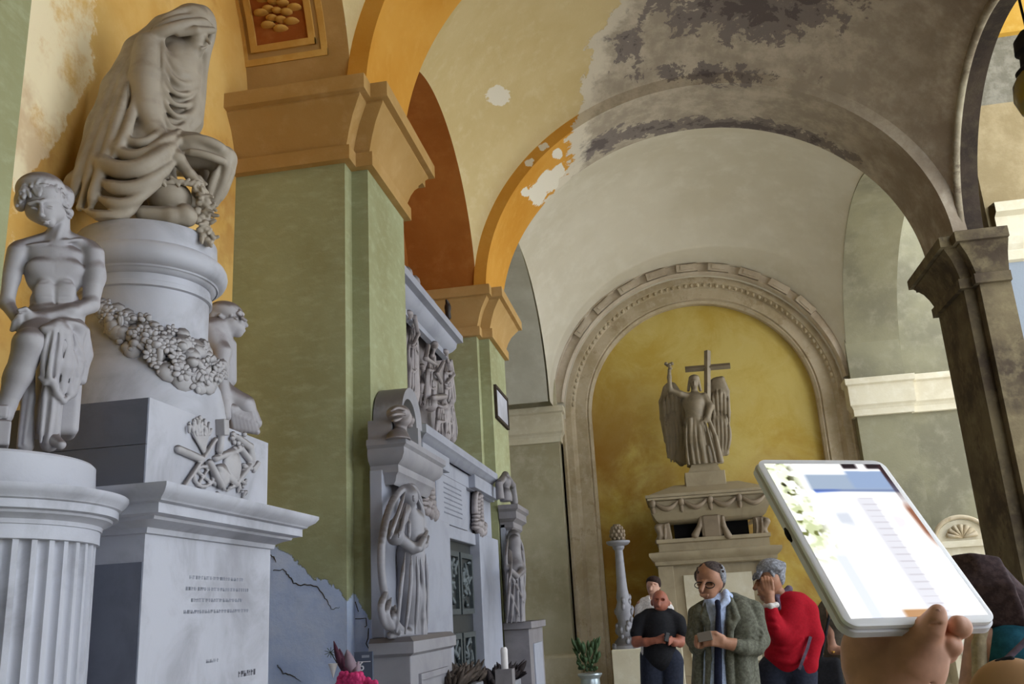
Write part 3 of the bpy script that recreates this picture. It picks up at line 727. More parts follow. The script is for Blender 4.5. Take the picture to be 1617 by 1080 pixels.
for i in range(14):
    t = i*math.pi*2/14; S.cap((321+15*math.cos(t), 752+16*math.sin(t), -3, 3.4), (321+15*math.cos(t+.45), 752+16*math.sin(t+.45), -3, 3.4))
S.cap((309,742,-3,3),(333,762,-3,3)); S.cap((330,738,-3,3),(312,765,-3,3))
for i in range(16): S.ell(384+rg.uniform(-18,18), 697+rg.uniform(-12,14), -4+rg.uniform(-3,1), 5.5, 5, 4, k=1)
for i in range(20): 
    x, y = rg.uniform(338,392), rg.uniform(752,786); S.cap((x,y,-3,2.6),(x+rg.uniform(-9,9),y+rg.uniform(-11,2),-6,3.4), k=1)
for i in range(8): x = 386+rg.uniform(-4,18); S.cap((x,733+rg.uniform(0,12),-3,4),(x+8,728+rg.uniform(0,12),-5,3.5), k=1)
S.build('carved_trophy', M['carving'], mon, vox=1.2)

# ---------------------------------------------------------------- nude youth on the nearer half column
t1 = empty('youth_statue', (-2.66, 3.1, 2.26), 'marble statue of a seated half-draped youth with bowed head, on the fluted half column', 'statue')
S = Sculpt((-2.6, 3.08, 2.3), k=7)
S.ell(86,434,4,46,46,27).ell(87,478,2,39,32,27).ell(66,424,-12,23,17,12,k=10).ell(109,424,-12,23,17,12,k=10).ell(87,500,0,46,26,34)
S.ell(88,404,4,50,24,23).cap((88,395,6,22),(88,430,4,26))
S.ell(70,462,-19,16,24,8).ell(104,462,-19,16,24,8)
S.folds([[(87,416,-29),(87,480,-27)]], 2.2, 4, True); S.folds([[(50,440,-24),(66,444,-27),(80,440,-28)],[(94,440,-28),(110,444,-27),(126,440,-24)]], 1.3, 5, True); S.folds([[(60,468,-28),(114,468,-28)]], 1.2, 3, True)
S.cap((96,374,8,15),(140,392,6,16)).cap((80,376,8,13),(34,391,8,14)).folds([[(90,383,-15),(128,378,-9)],[(80,384,-14),(45,388,-9)]], 3.2, 4)
S.cap((94,345,4,17),(91,386,4,19)).folds([[(100,346,-11),(88,382,-13)]], 3.5, 4)
S.cap((147,402,2,19),(149,440,0,17.5),(143,480,-8,14)).cap((143,482,-10,14),(112,494,-28,13),(64,502,-40,9)).ell(150,432,-6,17,22,17)
S.cap((62,502,-41,9),(44,500,-46,10), k=4)
for i in range(4): S.cap((44,494+i*4.5,-49+i*2,4.4),(30,499+i*5,-53+i*2,4.2),(22-i*1,509+i*4,-49+i*2,3.6), k=2)
S.cap((50,496,-48,4.5),(40,488,-54,4),(30,490,-56,3.4), k=2)
S.cap((28,398,6,17),(17,440,2,14),(11,478,-8,11)).cap((11,480,-8,11),(28,505,-36,9))
S.cap((72,508,-4,30),(47,542,-66,25)).cap((46,545,-66,24),(30,592,-54,20),(10,640,-46,14),(6,655,-46,13)).ell(24,585,-40,15,36,17, rot=-18).cap((6,656,-50,12),(-6,668,-72,9)).ell(46,536,-78,17,17,14)
S.cap((102,508,-4,30),(90,545,-52,25)).cap((88,550,-52,21),(84,620,-34,16),(81,690,-26,13)).cap((80,692,-30,12),(96,702,-50,8))
# head, bowed to the lower left
S.ell(69,316,-6,34,42,37,rot=12).ell(73,338,-18,22,21,21,rot=16).ell(60,334,-14,20,17,20,rot=16).ell(78,352,-25,9,8,9)
S.cap((64,320,-41,3.2),(65,339,-49,4.6), k=4).ell(66,340.5,-47,6,3.4,4,k=2.5)
S.cap((46,322,-35,3.6),(58,318,-41,3),k=6).cap((69,317,-42,3),(88,317,-33,3.6),k=6)
S.ell(53,328,-42,6.5,3.2,4.5,k=4,neg=True).ell(78,327,-42,7,3.2,4.5,k=4,neg=True).ell(53,329,-37.5,5.5,2.8,3.4,k=1.5).ell(78,328,-37,6,2.8,3.4,k=1.5)
S.cap((67,349,-43,1.8),(72,350,-45,2),(79,348,-40,1.6), k=2.5).cap((69,353.5,-42,1.8),(76,353,-41,1.8), k=2.5); S.ell(90,336,-18,13,14,13).ell(98,330,-4,4,8,6,k=3)
S.build('body', M['statue'], t1, vox=1.4)
S = Sculpt((-2.6, 3.08, 2.3), k=5); rh = random.Random(11)
S.ell(64,300,-2,40,30,39,rot=8).ell(100,313,6,18,24,22).ell(106,336,6,11,10,11).ell(34,316,-6,12,20,22).ell(96,340,12,16,14,14)
for i in range(46):
    t = rh.random(); x = 26+t*78; y = 316-16*math.sin(t*math.pi)+rh.uniform(-16,5); o = -34*math.sin(min(1,max(0,(x-22)/88))*math.pi)**.5-4
    S.cap((x,y,o,3.6),(x+rh.uniform(-5,5),y+rh.uniform(3,9),o-2,3), k=2)
for i in range(12): S.cap((98+rh.uniform(-6,10), 300+i*3.4, -8+rh.uniform(-6,2), 3.4),(104+rh.uniform(-4,8), 306+i*3.4, -8, 3), k=2)
S.folds([[(44,296,-32),(66,292,-41),(84,296,-34)]], 2.2, 2)
S.build('hair', M['statue'], t1, vox=1.4)
S = Sculpt((-2.6, 3.08, 2.3), k=5)
S.ell(104,519,-30,31,15,40).cap((70,520,-78,7),(90,514,-70,10),(122,514,-30,12))
S.cap((84,526,-72,13),(82,570,-62,13),(80,596,-56,10),k=10).cap((100,528,-64,14),(98,580,-50,15),(94,614,-44,11),k=10).cap((120,526,-40,14),(116,580,-32,14),(112,620,-30,10),k=10).cap((132,524,-20,10),(134,560,-14,11),(128,600,-16,9),k=10)
S.cap((82,600,-46,12),(80,650,-36,13),(78,700,-28,14),k=8).cap((48,566,-26,9),(44,630,-22,10),(40,704,-18,13),k=8)
S.folds([[(76,522,-84),(70,552,-78),(68,580,-70),(70,598,-64)],[(86,518,-84),(80,556,-80),(77,590,-72),(80,606,-64)],[(96,516,-80),(92,556,-74),(86,600,-62),(88,616,-56)],[(108,516,-70),(104,560,-64),(98,606,-54),(99,628,-46)],[(120,516,-54),(117,560,-50),(110,606,-44),(108,630,-38)],[(130,518,-34),(130,556,-28),(120,596,-36),(116,620,-36)],[(136,526,-20),(141,556,-12),(134,584,-16)],
 [(112,522,-62),(124,552,-46),(134,576,-26)],[(104,524,-70),(112,556,-58),(122,592,-42)]], 4.6, 4)
S.folds([[(82,524,-86),(76,560,-80),(73,592,-70)],[(92,522,-82),(86,566,-78),(83,606,-62)],[(103,522,-76),(98,570,-66),(93,616,-52)],[(115,522,-62),(111,570,-56),(104,620,-42)]], 2, 3, True)
S.folds([[(72,606,-56),(68,650,-48),(64,698,-42)],[(84,616,-54),(80,656,-48),(74,700,-42)],[(92,624,-48),(90,660,-42),(86,694,-38)],[(54,570,-34),(48,630,-32),(38,700,-32)],[(44,580,-30),(38,640,-28),(30,704,-28)]], 4, 4)
S.folds([[(66,600,-50),(60,650,-36),(54,700,-30)],[(78,612,-58),(74,656,-52),(69,700,-46)]], 3, 3, True)
S.cap((64,596,-62,4),(72,604,-66,4),(82,602,-66,4),(90,622,-56,4.5),(100,634,-46,4),(112,624,-38,4),(122,604,-28,4),k=5)
S.build('drapery', M['statue'], t1, vox=1.4, clip=lambda X,Y,Z: 2.267-Z)
S = Sculpt((-2.6, 3.08, 2.3), k=4); S.box(92,600,34,36,100,34,r=12).ell(100,560,20,40,70,38); S.box(-2,688,-52,15,20,30,r=3).box(-3,655,-52,13,11,28,r=3,rot=3); S.build('rock_seat', M['statue'], t1, vox=2.2, clip=lambda X,Y,Z: 2.267-Z)

# ---------------------------------------------------------------- the second youth, beyond the drum
t2 = empty('youth_statue', (-2.9, 5.3, 2.28), 'marble statue of a seated youth in profile, half hidden behind the drum', 'statue')
S = Sculpt((-2.72, 5.25, 2.3), k=6)
S.ell(335,545,0,33,46,30).ell(336,590,0,30,36,28).ell(342,520,0,26,22,26).cap((350,512,0,14),(366,512,-4,13)).cap((330,520,-14,17),(350,556,-22,15),(348,596,-24,12),(354,640,-26,10),(356,658,-28,9)).cap((362,545,10,12),(362,600,8,12))
S.ell(366,512,0,18,20,18,rot=-25).ell(378,520,0,9,10,10).cap((384,505,0,3.5),(389,514,0,3.6),k=3).ell(376,528,0,6,4.5,6).ell(384,522,0,4,3,5,k=2)
S.cap((340,620,-4,26),(385,640,-10,17),(404,668,-8,10)).cap((340,630,4,26),(372,650,6,16))
S.build('body', M['statue'], t2, vox=1.3)
S = Sculpt((-2.72, 5.25, 2.3), k=3); S.ell(356,494,0,29,20,24,rot=-8).ell(338,502,0,14,16,18)
for i in range(34): x = 330+rh.random()*54; y = 506-22*math.sin((x-326)/66*math.pi)+rh.uniform(-2,14); S.cap((x,y,rh.uniform(-20,-6),3.2),(x+5,y+4,rh.uniform(-20,-6),2.8),k=1.5)
S.build('hair', M['statue'], t2, vox=1.3)
S = Sculpt((-2.72, 5.25, 2.3), k=4); S.ell(352,650,-6,38,20,26)
for i in range(7): S.cap((358+i*6,632+i*2,-18,5),(366+i*6,652+i*3,-24+i,5),(370+i*6,676+i*1,-20,5),k=2)
S.box(345,690,6,40,30,26,r=8); S.build('drapery', M['statue'], t2, vox=1.3, clip=lambda X,Y,Z: 2.267-Z)

# ---------------------------------------------------------------- veiled mourner on the drum
t3 = empty('mourner_statue', (DC[0], DC[1], ZTOP), 'veiled marble woman mourning with bowed head, seated on top of the round drum', 'statue')
S = Sculpt((-2.58, 4.2, 3.5), k=8)
S.cap((297,34,4,27),(262,50,10,26),(224,86,12,30),(202,150,8,42),(196,214,4,58),(192,270,0,68)).ell(196,302,0,88,36,72).ell(235,318,-6,74,26,60)
S.ell(276,132,-7,37,86,38).cap((300,60,2,20),(288,100,-4,26),(282,130,-6,30)).ell(262,70,-2,26,26,26)
S.ell(272,140,-2,38,72,36).cap((290,190,0,32),(240,235,-10,52)).cap((250,238,-24,40),(305,238,-44,28),(352,250,-50,21)).cap((355,254,-50,18),(342,296,-34,16),(322,332,-18,14)).cap((260,240,10,40),(330,262,10,22),(318,320,6,18))
S.ell(306,34,-4,29,30,30)
S.cap((230,236,-30,40),(258,300,-50,24)); S.ell(210,255,-36,60,34,40)
CL = lambda X,Y,Z: ZTOP-.002-Z
G = [ # cloak: long folds falling from the head and shoulder
 [(280,26,-14,5),(240,52,-10,7),(206,92,-12,9),(180,140,-22,10),(158,200,-36,11),(130,270,-46,12),(108,325,-44,10)],
 [(262,36,-22,5),(226,70,-22,7),(200,120,-30,9),(178,180,-46,10),(152,250,-58,11),(126,328,-58,10)],
 [(214,96,-32,5),(200,140,-46,7),(186,190,-62,9),(172,236,-70,9),(150,300,-74,9),(142,335,-70,7)],
 [(216,130,-46,4),(210,170,-60,7),(198,212,-74,9),(180,246,-82,8)],
 [(188,110,-8,5),(166,160,-14,7),(146,220,-26,8),(122,290,-32,9)],
 # the swag sweeping across the lap to the raised knee
 [(140,236,-52,8),(160,256,-70,12),(190,268,-86,14),(222,264,-94,14),(252,246,-90,13),(284,220,-68,10)],
 [(156,206,-50,6),(178,232,-70,9),(206,246,-84,10),(236,240,-88,10),(262,222,-78,9),(284,206,-60,6)],
 [(182,200,-62,5),(204,222,-78,7),(230,224,-82,8),(256,206,-72,6)],
 [(150,280,-70,8),(182,296,-88,11),(218,294,-94,11),(250,276,-92,10),(284,244,-74,8)],
 [(146,306,-72,8),(180,322,-86,10),(208,318,-92,9),(236,298,-90,9),(262,276,-84,7)],
 [(130,330,-66,8),(164,342,-80,10),(196,338,-84,9),(216,318,-84,7),(232,300,-82,5)],
 [(206,340,-74,7),(212,322,-82,7),(226,304,-86,6)],
 # cloth over the thigh and knee
 [(280,224,-62,7),(306,220,-68,9),(334,226,-70,9),(362,242,-64,8)],[(284,240,-72,6),(312,242,-78,7),(340,250,-76,7),(360,258,-66,5)],
 [(364,246,-64,7),(356,276,-56,8),(344,304,-42,7),(330,334,-26,6)],[(370,256,-50,7),(358,290,-40,7),(342,322,-28,6)],[(346,262,-66,5),(334,290,-56,6),(326,316,-42,5)],
 # veil down the front edge
 [(300,12,-18,8),(322,14,-14,9),(334,34,-8,8),(333,58,0,8),(326,84,6,8),(320,120,2,8),(316,160,-6,9),(308,194,-18,10),(284,216,-44,9)],[(316,84,-4,5),(312,124,-12,7),(306,170,-24,8),(290,202,-42,7)],
 # hood brim over the brow and folds over the crown
 [(222,70,-24,7),(244,56,-34,10),(268,46,-42,10),(294,38,-40,9),(320,36,-28,8),(338,46,-10,6)],[(240,44,-22,5),(268,26,-30,7),(298,16,-26,7),(326,22,-14,6)],[(232,56,-24,4),(258,38,-34,6),(288,28,-34,6),(318,28,-22,5)],
]
S.folds(G, 6, 5)
N_ = [ # gathered cloth of the bodice, hung from the shoulder
 [(254,54,-36,3.4),(260,80,-40,4),(274,104,-42,4.4),(290,118,-38,4.2),(306,118,-24,3.4)],[(252,62,-38,3.4),(257,94,-44,4.2),(272,122,-46,4.6),(290,134,-40,4.4),(308,130,-24,3.4)],[(251,76,-40,3.4),(256,112,-47,4.2),(271,142,-49,4.8),(290,150,-42,4.4),(308,144,-24,3.4)],
 [(252,100,-44,3.4),(257,136,-50,4.2),(272,162,-50,4.8),(292,166,-40,4.2),(306,158,-24,3.2)],[(254,128,-48,3.4),(260,162,-53,4.2),(276,182,-50,4.6),(294,182,-38,4),(306,172,-24,3)],
 [(258,60,-36,3),(253,110,-46,4),(250,156,-54,4.4),(254,200,-60,4)],[(256,170,-54,3.4),(266,196,-55,4.4),(282,202,-48,4),(298,192,-34,3)],[(266,84,-40,2.6),(282,104,-40,3),(302,104,-26,2.6)]]
S.folds(N_, 4, 7)
S.folds([[(248,52,-32),(251,90,-46),(250,140,-58),(252,190,-66)],[(210,84,-28),(206,130,-48),(206,180,-62),(214,210,-70)]], 3, 4, True)
# bare arm, hand, neck and face
S.cap((234,72,-26,22),(229,122,-42,24),(232,176,-52,21),(242,204,-58,17), k=5).cap((242,206,-60,16),(280,250,-78,11),(300,276,-80,8), k=5).cap((300,276,-80,9),(312,288,-80,8), k=4)
for i in range(4): S.cap((310+i*2.5,286+i*1.5,-84+i*4,3.6),(320+i*2,298+i*2,-84+i*4,3.3),(322+i,308+i*2,-80+i*4,3), k=2)
S.cap((304,78,-14,15),(286,112,-20,19), k=6).ell(312,64,-18,17,21,21,rot=-16).ell(313,80,-22,9,7,9)
S.cap((324,58,-32,3),(331,67,-33,3.6),k=4).cap((326,74,-29,2),(318,77,-31,2.2),k=3).cap((282,52,-40,7),(310,48,-42,7),(336,48,-24,6),k=4)
S.build('body', M['statue_warm'], t3, vox=1.5, clip=CL)
S = Sculpt((-2.58, 4.2, 3.5), k=5); S.ell(268,314,-56,34,30,34,rot=-10).cap((228,338,-74,13),(270,342,-80,15),(296,343,-80,15)).ell(292,338,-80,14,17,16)
S.build('cushion', M['statue_warm'], t3, vox=1.7, clip=CL)
S = Sculpt((-2.58, 4.2, 3.5), k=1.5); rw = random.Random(4)
for i in range(60):
    k = rw.random(); x = 314+10*math.sin(k*3)+rw.uniform(-12,12)*(.6+.4*k)+10*k; y = 286+100*k; o = -80+12*k+rw.uniform(-10,6); t = rw.uniform(0,6.28)
    S.cap((x,y,o,3.6),(x+7*math.cos(t),y+7*math.sin(t),o-3,2.6))
for i in range(22): k = rw.random(); S.ell(316+8*k+rw.uniform(-11,11), 292+88*k, -86+10*k, 5.5,5,4.5)
for i in range(16): x = 245+rw.random()*62; S.cap((x,292-8*math.sin((x-245)/62*3.14)+rw.uniform(-4,4),-88,3.5),(x+6,290+rw.uniform(-8,4),-88,2.6))
S.cap((312,284,-76,8),(322,330,-72,8),(328,384,-66,6), k=4); S.build('wreath', M['statue_warm'], t3, vox=1.3)
# ================================================================== FAMILY TOMB in the second niche
M['tomb'] = marble('tomb_marble', srgb(152,155,168), srgb(122,125,138), srgb(128,120,114), .45, .5)
M['tomb_carve'] = marble('tomb_carving', srgb(150,143,145), srgb(100,94,97), srgb(82,74,72), .45, .85)
M['bronze'] = plain('green_bronze', srgb(50,54,56), .5, .5, .25, 14, metal=.4)
M['bronze_l'] = plain('worn_bronze', srgb(80,88,92), .5, .5, .3, 30, metal=.4)
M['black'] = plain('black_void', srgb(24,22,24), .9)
TX = -1.97
tomb = empty('family_tomb', (-2.3, 9.0, 0), 'grey marble tomb front with a bronze door and carved figures between two green pillars', 'tomb')
def bx(a, b, name, mat, parent, bevel=.006): return MB().box(a, b).build(name, mat, parent, bevel=bevel)
for (y0, y1) in ((7.28,8.28),(9.6,10.66)):
    bx((-2.2,y0,0),(TX,y1,2.42), 'door_slab', M['tomb'], tomb)
# bronze door with two relief panels
dx = -2.07
dl = MB().box((dx-.04,8.3,.05),(dx,9.58,2.3)).build('door_leaf', M['bronze'], tomb, bevel=.004)
MB().box((dx-.04,8.28,2.3),(dx+.06,9.6,2.42)).build('door_head', M['tomb'], tomb, bevel=.01)
b = MB()
for (z0, z1) in ((.1,1.45),(1.62,2.2)):
    for (y0, y1) in ((8.36,8.9),(8.97,9.52)):
        for (p, q) in (((y0,z0),(y1,z0+.05)),((y0,z1-.05),(y1,z1)),((y0,z0+.051),(y0+.05,z1-.051)),((y1-.05,z0+.051),(y1,z1-.051))): b.box((dx-.01,p[0],p[1]),(dx+.035,q[0],q[1]))
b.build('door_moulding', M['bronze_l'], tomb)
rd = random.Random(8)
for (z0, z1) in ((.2,1.38),(1.7,2.12)):
    for (y0, y1) in ((8.45,8.82),(9.06,9.43)):
        S = Sculpt((dx,9,1.5), n=(-1,0,0), k=2, scale=.006)
        S.P.append(('c', np.array([dx-.04,(y0+y1)/2,z0+.1,.06]), np.array([dx-.04,(y0+y1)/2,z1-.1,.06]), .02, False))
        for i in range(44 if z1 < 1.5 else 18):
            w = np.array([dx+.005, rd.uniform(y0,y1), rd.uniform(z0,z1)]); w2 = w + np.array([rd.uniform(.0,.02), rd.uniform(-.06,.06), rd.uniform(-.12,.12)])
            w2[1] = min(max(w2[1], y0), y1); w2[2] = min(max(w2[2], z0), z1)
            S.P.append(('c', np.append(w, .014), np.append(w2, .024), .008, False))
        S.build('door_relief', M['bronze_l'], dl, vox=1.6)
bx((-2.5,7.95,2.42),(TX-.03,9.2,2.86), 'inscription_panel', M['tomb'], tomb)
bx((-2.5,7.27,2.42),(-2.05,10.72,2.86), 'lintel', M['tomb'], tomb)
for i in range(7): rows(MB(), 8.2, 8.95, 2.78-i*.045, .014, x=TX-.0285).build('inscription_line', M['ink'], tomb)
bx((-2.5,7.27,2.86),(-2.0,10.72,3.0), 'frieze_block', M['tomb'], tomb)
bx((-2.5,7.27,2.865),(-1.93,8.2,3.0), 'frieze_block', M['tomb'], tomb); bx((-2.5,9.32,2.865),(-1.93,10.6,3.0), 'frieze_block', M['tomb'], tomb)
MB().sweep([(-2.6,7.3),(-1.95,7.3),(-1.95,10.35),(-2.6,10.35)], [(-.02,2.99),(.0,3.0),(.03,3.05),(.06,3.07),(.06,3.14),(.03,3.16),(-.5,3.18)]).build('ledge', M['tomb'], tomb, smooth=True)
def ornament(cy, x):
    b = MB(); r_ = random.Random(int(cy*10))
    for i in range(9):
        z = 2.5+.04*i; wv = .2*(1-i/10)+.03
        for s_ in (-1, 1): b.ball((x, cy+s_*wv*.6, z-.02), (.05,wv*.5,.03), None, 8, 6)
        b.ball((x+.03, cy, z), (.04,.05,.035), None, 8, 6)
    for i in range(10): b.ball((x+.02, cy+r_.uniform(-.22,.22), 2.46+r_.uniform(-.03,.08)), (.05,.05,.05), None, 8, 6)
    t = np.linspace(0, math.pi, 14); b.tube([(x, cy-.16*math.cos(a), 2.62+.26*math.sin(a)) for a in t], .035, 8)
    b.build('acanthus_ornament', M['tomb_carve'], tomb, smooth='all')
ornament(7.62, -2.0); ornament(9.72, -2.0)
bx((-2.95,7.27,3.1),(-2.5,10.72,4.62), 'relief_ground', M['tomb_carve'], tomb)
S = Sculpt((-2.44,9.6,3.9), n=(-1,0,0), k=3.5, scale=.0066)
def draped(x, y0, y1, w, hx, hy, hr, seed, lean=0, o=-4):
    r_ = random.Random(seed); h = y1-y0
    S.cap((x, y0+w*.9, o, w*.75),(x+lean*.5, y0+h*.5, o-3, w*.9),(x+lean, y1, o, w*1.15), k=8)
    F = []
    for i in range(6):
        u = (i-2.5)/2.5; j = r_.uniform(-2, 2); F.append([(x+u*w*.5, y0+w*.8+r_.uniform(0,8), o-w*.75*(1-.4*u*u), 2),(x+lean*.4+u*w*.7+j, y0+h*.4, o-w*.95*(1-.4*u*u), 2.6),(x+lean*.8+u*w*.95-j, y0+h*.75, o-w*1.0*(1-.4*u*u), 2.8),(x+lean+u*w*1.1, y1, o-w*.95*(1-.4*u*u), 2.4)])
    for q in (.28, .62): F.append([(x-w*.8, y0+h*q, o-w*.6, 2),(x, y0+h*(q+.07), o-w*1.1, 2.6),(x+w*.85, y0+h*(q+.02), o-w*.6, 2)])
    S.folds(F, 2.4, 2.2)
    S.folds([[(p[0]+2.2, p[1]+4, p[2]-.6, 1.2) for p in f] for f in F[:6:2]], 1.2, 2, True)
    if hr: S.ell(hx, hy, o-8, hr*.85, hr*1.15, hr).cap((hx, hy, o-6, hr*.5),(x, y0+w*.6, o-4, hr*.6)); S.ell(hx-1, hy-hr*.4, o-9, hr*1.0, hr*.8, hr*1.0)
draped(652, 508, 622, 8.5, 646, 497, 6.5, 1, 1, -8); draped(650, 600, 662, 9, 0, 0, 0, 2, 1, -4)
draped(682, 556, 640, 9.5, 687, 545, 6, 3, -2, -10); draped(707, 566, 634, 8, 704, 557, 5.5, 4, 3, -10); draped(697, 618, 688, 11, 0, 0, 0, 5, 4, -12); draped(711, 612, 694, 6, 0, 0, 0, 6, 3, -6); draped(668, 590, 640, 6, 667, 580, 5, 9, 2, -4)
S.cap((676,546,-22,4),(672,566,-28,3.6),(688,575,-30,3)); S.cap((700,572,-22,3.5),(690,590,-28,3.2),(697,604,-28,3)); S.cap((684,628,-30,5),(703,626,-30,4.4)); S.cap((712,570,-14,3.4),(716,592,-18,3),(706,604,-24,2.8))
S.cap((655,500,-20,3.4),(660,528,-24,3.2),(652,545,-26,3))
S.build('figure_relief', M['tomb_carve'], tomb, vox=1.2)
MB().sweep([(-2.9,7.48),(-2.38,7.48),(-2.38,9.98),(-2.9,9.98)], [(0,4.44),(.05,4.46),(.05,4.52),(.09,4.55),(.13,4.6),(.14,4.66),(.2,4.68),(.2,4.76),(0,4.8)]).add([(-2.9,7.48,4.79),(-2.38,7.48,4.79),(-2.38,9.98,4.79),(-2.9,9.98,4.79)], [(0,1,2,3)]).build('cornice', M['tomb'], tomb, smooth=True)
b = MB(); r_ = random.Random(2)
for i in range(26):
    y = 7.5+i*.085; z = 4.84+.1*abs(math.sin(i*.75))+.3*max(0, 1-abs(y-7.7)/.6); b.ball((-2.4+r_.uniform(-.05,.05), y, z), (.07,.08,.09), None, 8, 6)
    for q in range(2): b.ball((-2.38, y+r_.uniform(-.05,.05), 4.8+(z-4.8)*r_.random()), (.06,.06,.07), None, 8, 6)
b.tube([(-2.4, 7.62+.25*math.cos(a)*.8, 5.1+.3*math.sin(a)) for a in np.linspace(-1.4, 3.6, 18)], .06, 8)
b.build('cresting', M['tomb_carve'], tomb, smooth='all')
S = Sculpt((-2.3,9.45,4.85), n=(-1,0,0), k=2, scale=.0066); S.ell(707,486,0,6,9,6).cap((707,480,0,4),(705,474,0,2)).cap((707,492,0,5),(708,501,0,5)); S.build('finial', plain('dark_bronze', srgb(46,36,32), .5), tomb, vox=.8)

# ---------------------------------------------------------------- memorial on the face of the near green pillar
ste = empty('wall_memorial', (-1.85, 6.62, 0), 'grey memorial with a bust above a veiled figure, on the near green pillar', 'memorial')
M['stele'] = marble('stele_marble', srgb(146,145,152), srgb(106,105,114), srgb(88,82,82), .45, .85)
bx((-1.99,6.05,1.5),(-1.9,7.1,2.6), 'back_slab', M['tomb'], ste)
MB().box((-1.99,6.02,.0),(-1.72,7.15,1.43)).build('pedestal', M['stele'], ste, bevel=.008)
MB().sweep([(-1.99,6.02),(-1.72,6.02),(-1.72,7.15),(-1.99,7.15)], [(0,1.38),(.03,1.4),(.03,1.47),(0,1.5),(-.2,1.5)]).build('pedestal_cap', M['stele'], ste)
b = MB()
for (p, q) in (((6.2,.2),(6.98,.24)),((6.2,1.22),(6.98,1.26)),((6.2,.241),(6.24,1.219)),((6.94,.241),(6.98,1.219))): b.box((-1.725,p[0],p[1]),(-1.7,q[0],q[1]))
b.build('panel_moulding', M['stele'], ste)
MB().sweep([(-1.99,6.12),(-1.84,6.12),(-1.84,7.0),(-1.99,7.0)], [(0,2.5),(.02,2.52),(.03,2.56),(.05,2.58),(.05,2.63),(.09,2.66),(.11,2.7),(.11,2.74),(.13,2.76),(.13,2.8),(-.15,2.8)]).build('bracket', M['stele'], ste, smooth=True)
# round-headed frame round the bust
b = MB(); ac = np.linspace(0, math.pi, 30); yc_, zc_, R_ = 6.42, 2.97, .27
G = np.array([[(x, yc_-r*math.cos(a), zc_+r*math.sin(a)) for (r, x) in ((R_-.08,-1.99),(R_-.08,-1.8),(R_,-1.78),(R_,-1.99))] for a in ac]); b.grid(G)
for s_ in (-1, 1): b.box((-1.99, yc_+s_*(R_-.04)-.04, 2.8),(-1.79, yc_+s_*(R_-.04)+.04, 2.98)); b.box((-1.99, yc_+s_*(R_+.06)-.06, 2.8),(-1.82, yc_+s_*(R_+.06)+.06, 2.94))
b.build('bust_frame', M['stele'], ste, smooth=True)
S = Sculpt((-1.82,6.62,3.0), n=(-1,0,0), k=4, scale=.0046)
S.ell(635,660,-14,13,15,15,rot=-22).ell(645,664,-14,6,8,10).cap((647,660,-16,2.4),(651,667,-17,3),k=3).ell(646,673,-14,4,3,6,k=2)
S.ell(629,653,-12,17,13,18,k=2); S.folds([[(616,650,-20),(628,644,-26),(642,648,-24)],[(614,658,-18),(626,654,-28),(640,654,-26)],[(618,664,-18),(624,664,-26),(634,660,-28)]], 2.2, 2)
S.cap((633,672,-10,9),(630,690,-10,12)).ell(629,704,-10,25,24,20).ell(628,692,-8,21,13,16)
S.folds([[(612,690,-18),(620,708,-26),(626,724,-26)],[(622,684,-22),(632,704,-28),(634,724,-26)],[(640,684,-18),(646,704,-22),(646,722,-20)]], 2.6, 2)
S.build('bust', M['tomb_carve'], ste, vox=1, clip=lambda X,Y,Z: 2.79-Z)
S = Sculpt((-1.84,6.62,2.1), n=(-1,0,0), k=4, scale=.0046)
# oval surround
el = [(648+46*math.cos(t)*(1 if math.cos(t) < 0 else .5), 884-116*math.sin(t)) for t in np.linspace(.55, 2*math.pi-.7, 60)]
S.cap(*[(x, y, -4, 5.4) for x, y in el], k=1)
S.ell(642,884,14,36,110,12)
S.ell(648,786,-14,11,14,12).ell(645,783,-10,15,18,13).cap((646,798,-10,9),(648,818,-8,12))
S.cap((653,784,-25,2),(654,790,-26,2.6),k=2)
S.cap((650,822,-6,20),(648,880,-6,20),(648,940,-4,22),(650,1000,0,24),k=10)
S.cap((640,804,-12,9),(626,832,-14,11),(624,848,-14,12),k=6).cap((662,812,-12,8),(668,842,-18,8),(664,862,-30,7)).cap((634,852,-20,8),(652,866,-30,7.5),(662,862,-36,6.5),k=5).cap((660,866,-38,6),(668,852,-40,5),(674,840,-38,3)).cap((664,866,-38,5),(672,860,-40,4),(676,848,-38,3))
S.cap((622,856,-2,4.5),(621,900,-4,4),(628,950,-2,4),k=2,neg=True).cap((616,862,-10,2.6),(615,910,-10,2.6),(624,960,-8,2.6),k=2,neg=True)
S.folds([[(640,776,-22),(632,800,-24),(622,830,-24),(616,850,-20)],[(642,796,-24),(636,824,-26),(630,848,-26)],[(646,820,-24),(646,850,-26)],[(660,786,-20),(668,812,-20),(672,836,-22)],
 [(640,872,-28),(634,920,-26),(630,960,-24),(626,998,-20)],[(650,876,-32),(648,930,-30),(640,1000,-26)],[(658,878,-32),(660,930,-30),(656,1000,-26)],[(664,880,-28),(668,930,-26),(668,1000,-22)],[(672,874,-18),(675,930,-16),(674,996,-14)]], 3, 3)
S.folds([[(645,880,-30),(642,930,-29),(636,998,-24)],[(654,884,-32),(655,930,-31),(648,1000,-27)],[(662,886,-30),(665,930,-28),(663,1000,-24)]], 1.8, 2.5, True)
S.folds([[(612,930,-8),(602,956,-10),(606,982,-10),(620,996,-10)],[(618,944,-10),(610,966,-14),(616,986,-14),(630,1000,-12)],[(624,956,-10),(620,976,-16),(630,998,-14)]], 5, 3)
S.cap((616,1003,-4,5),(668,1001,-4,5))
S.build('veiled_figure', M['stele'], ste, vox=1.1)

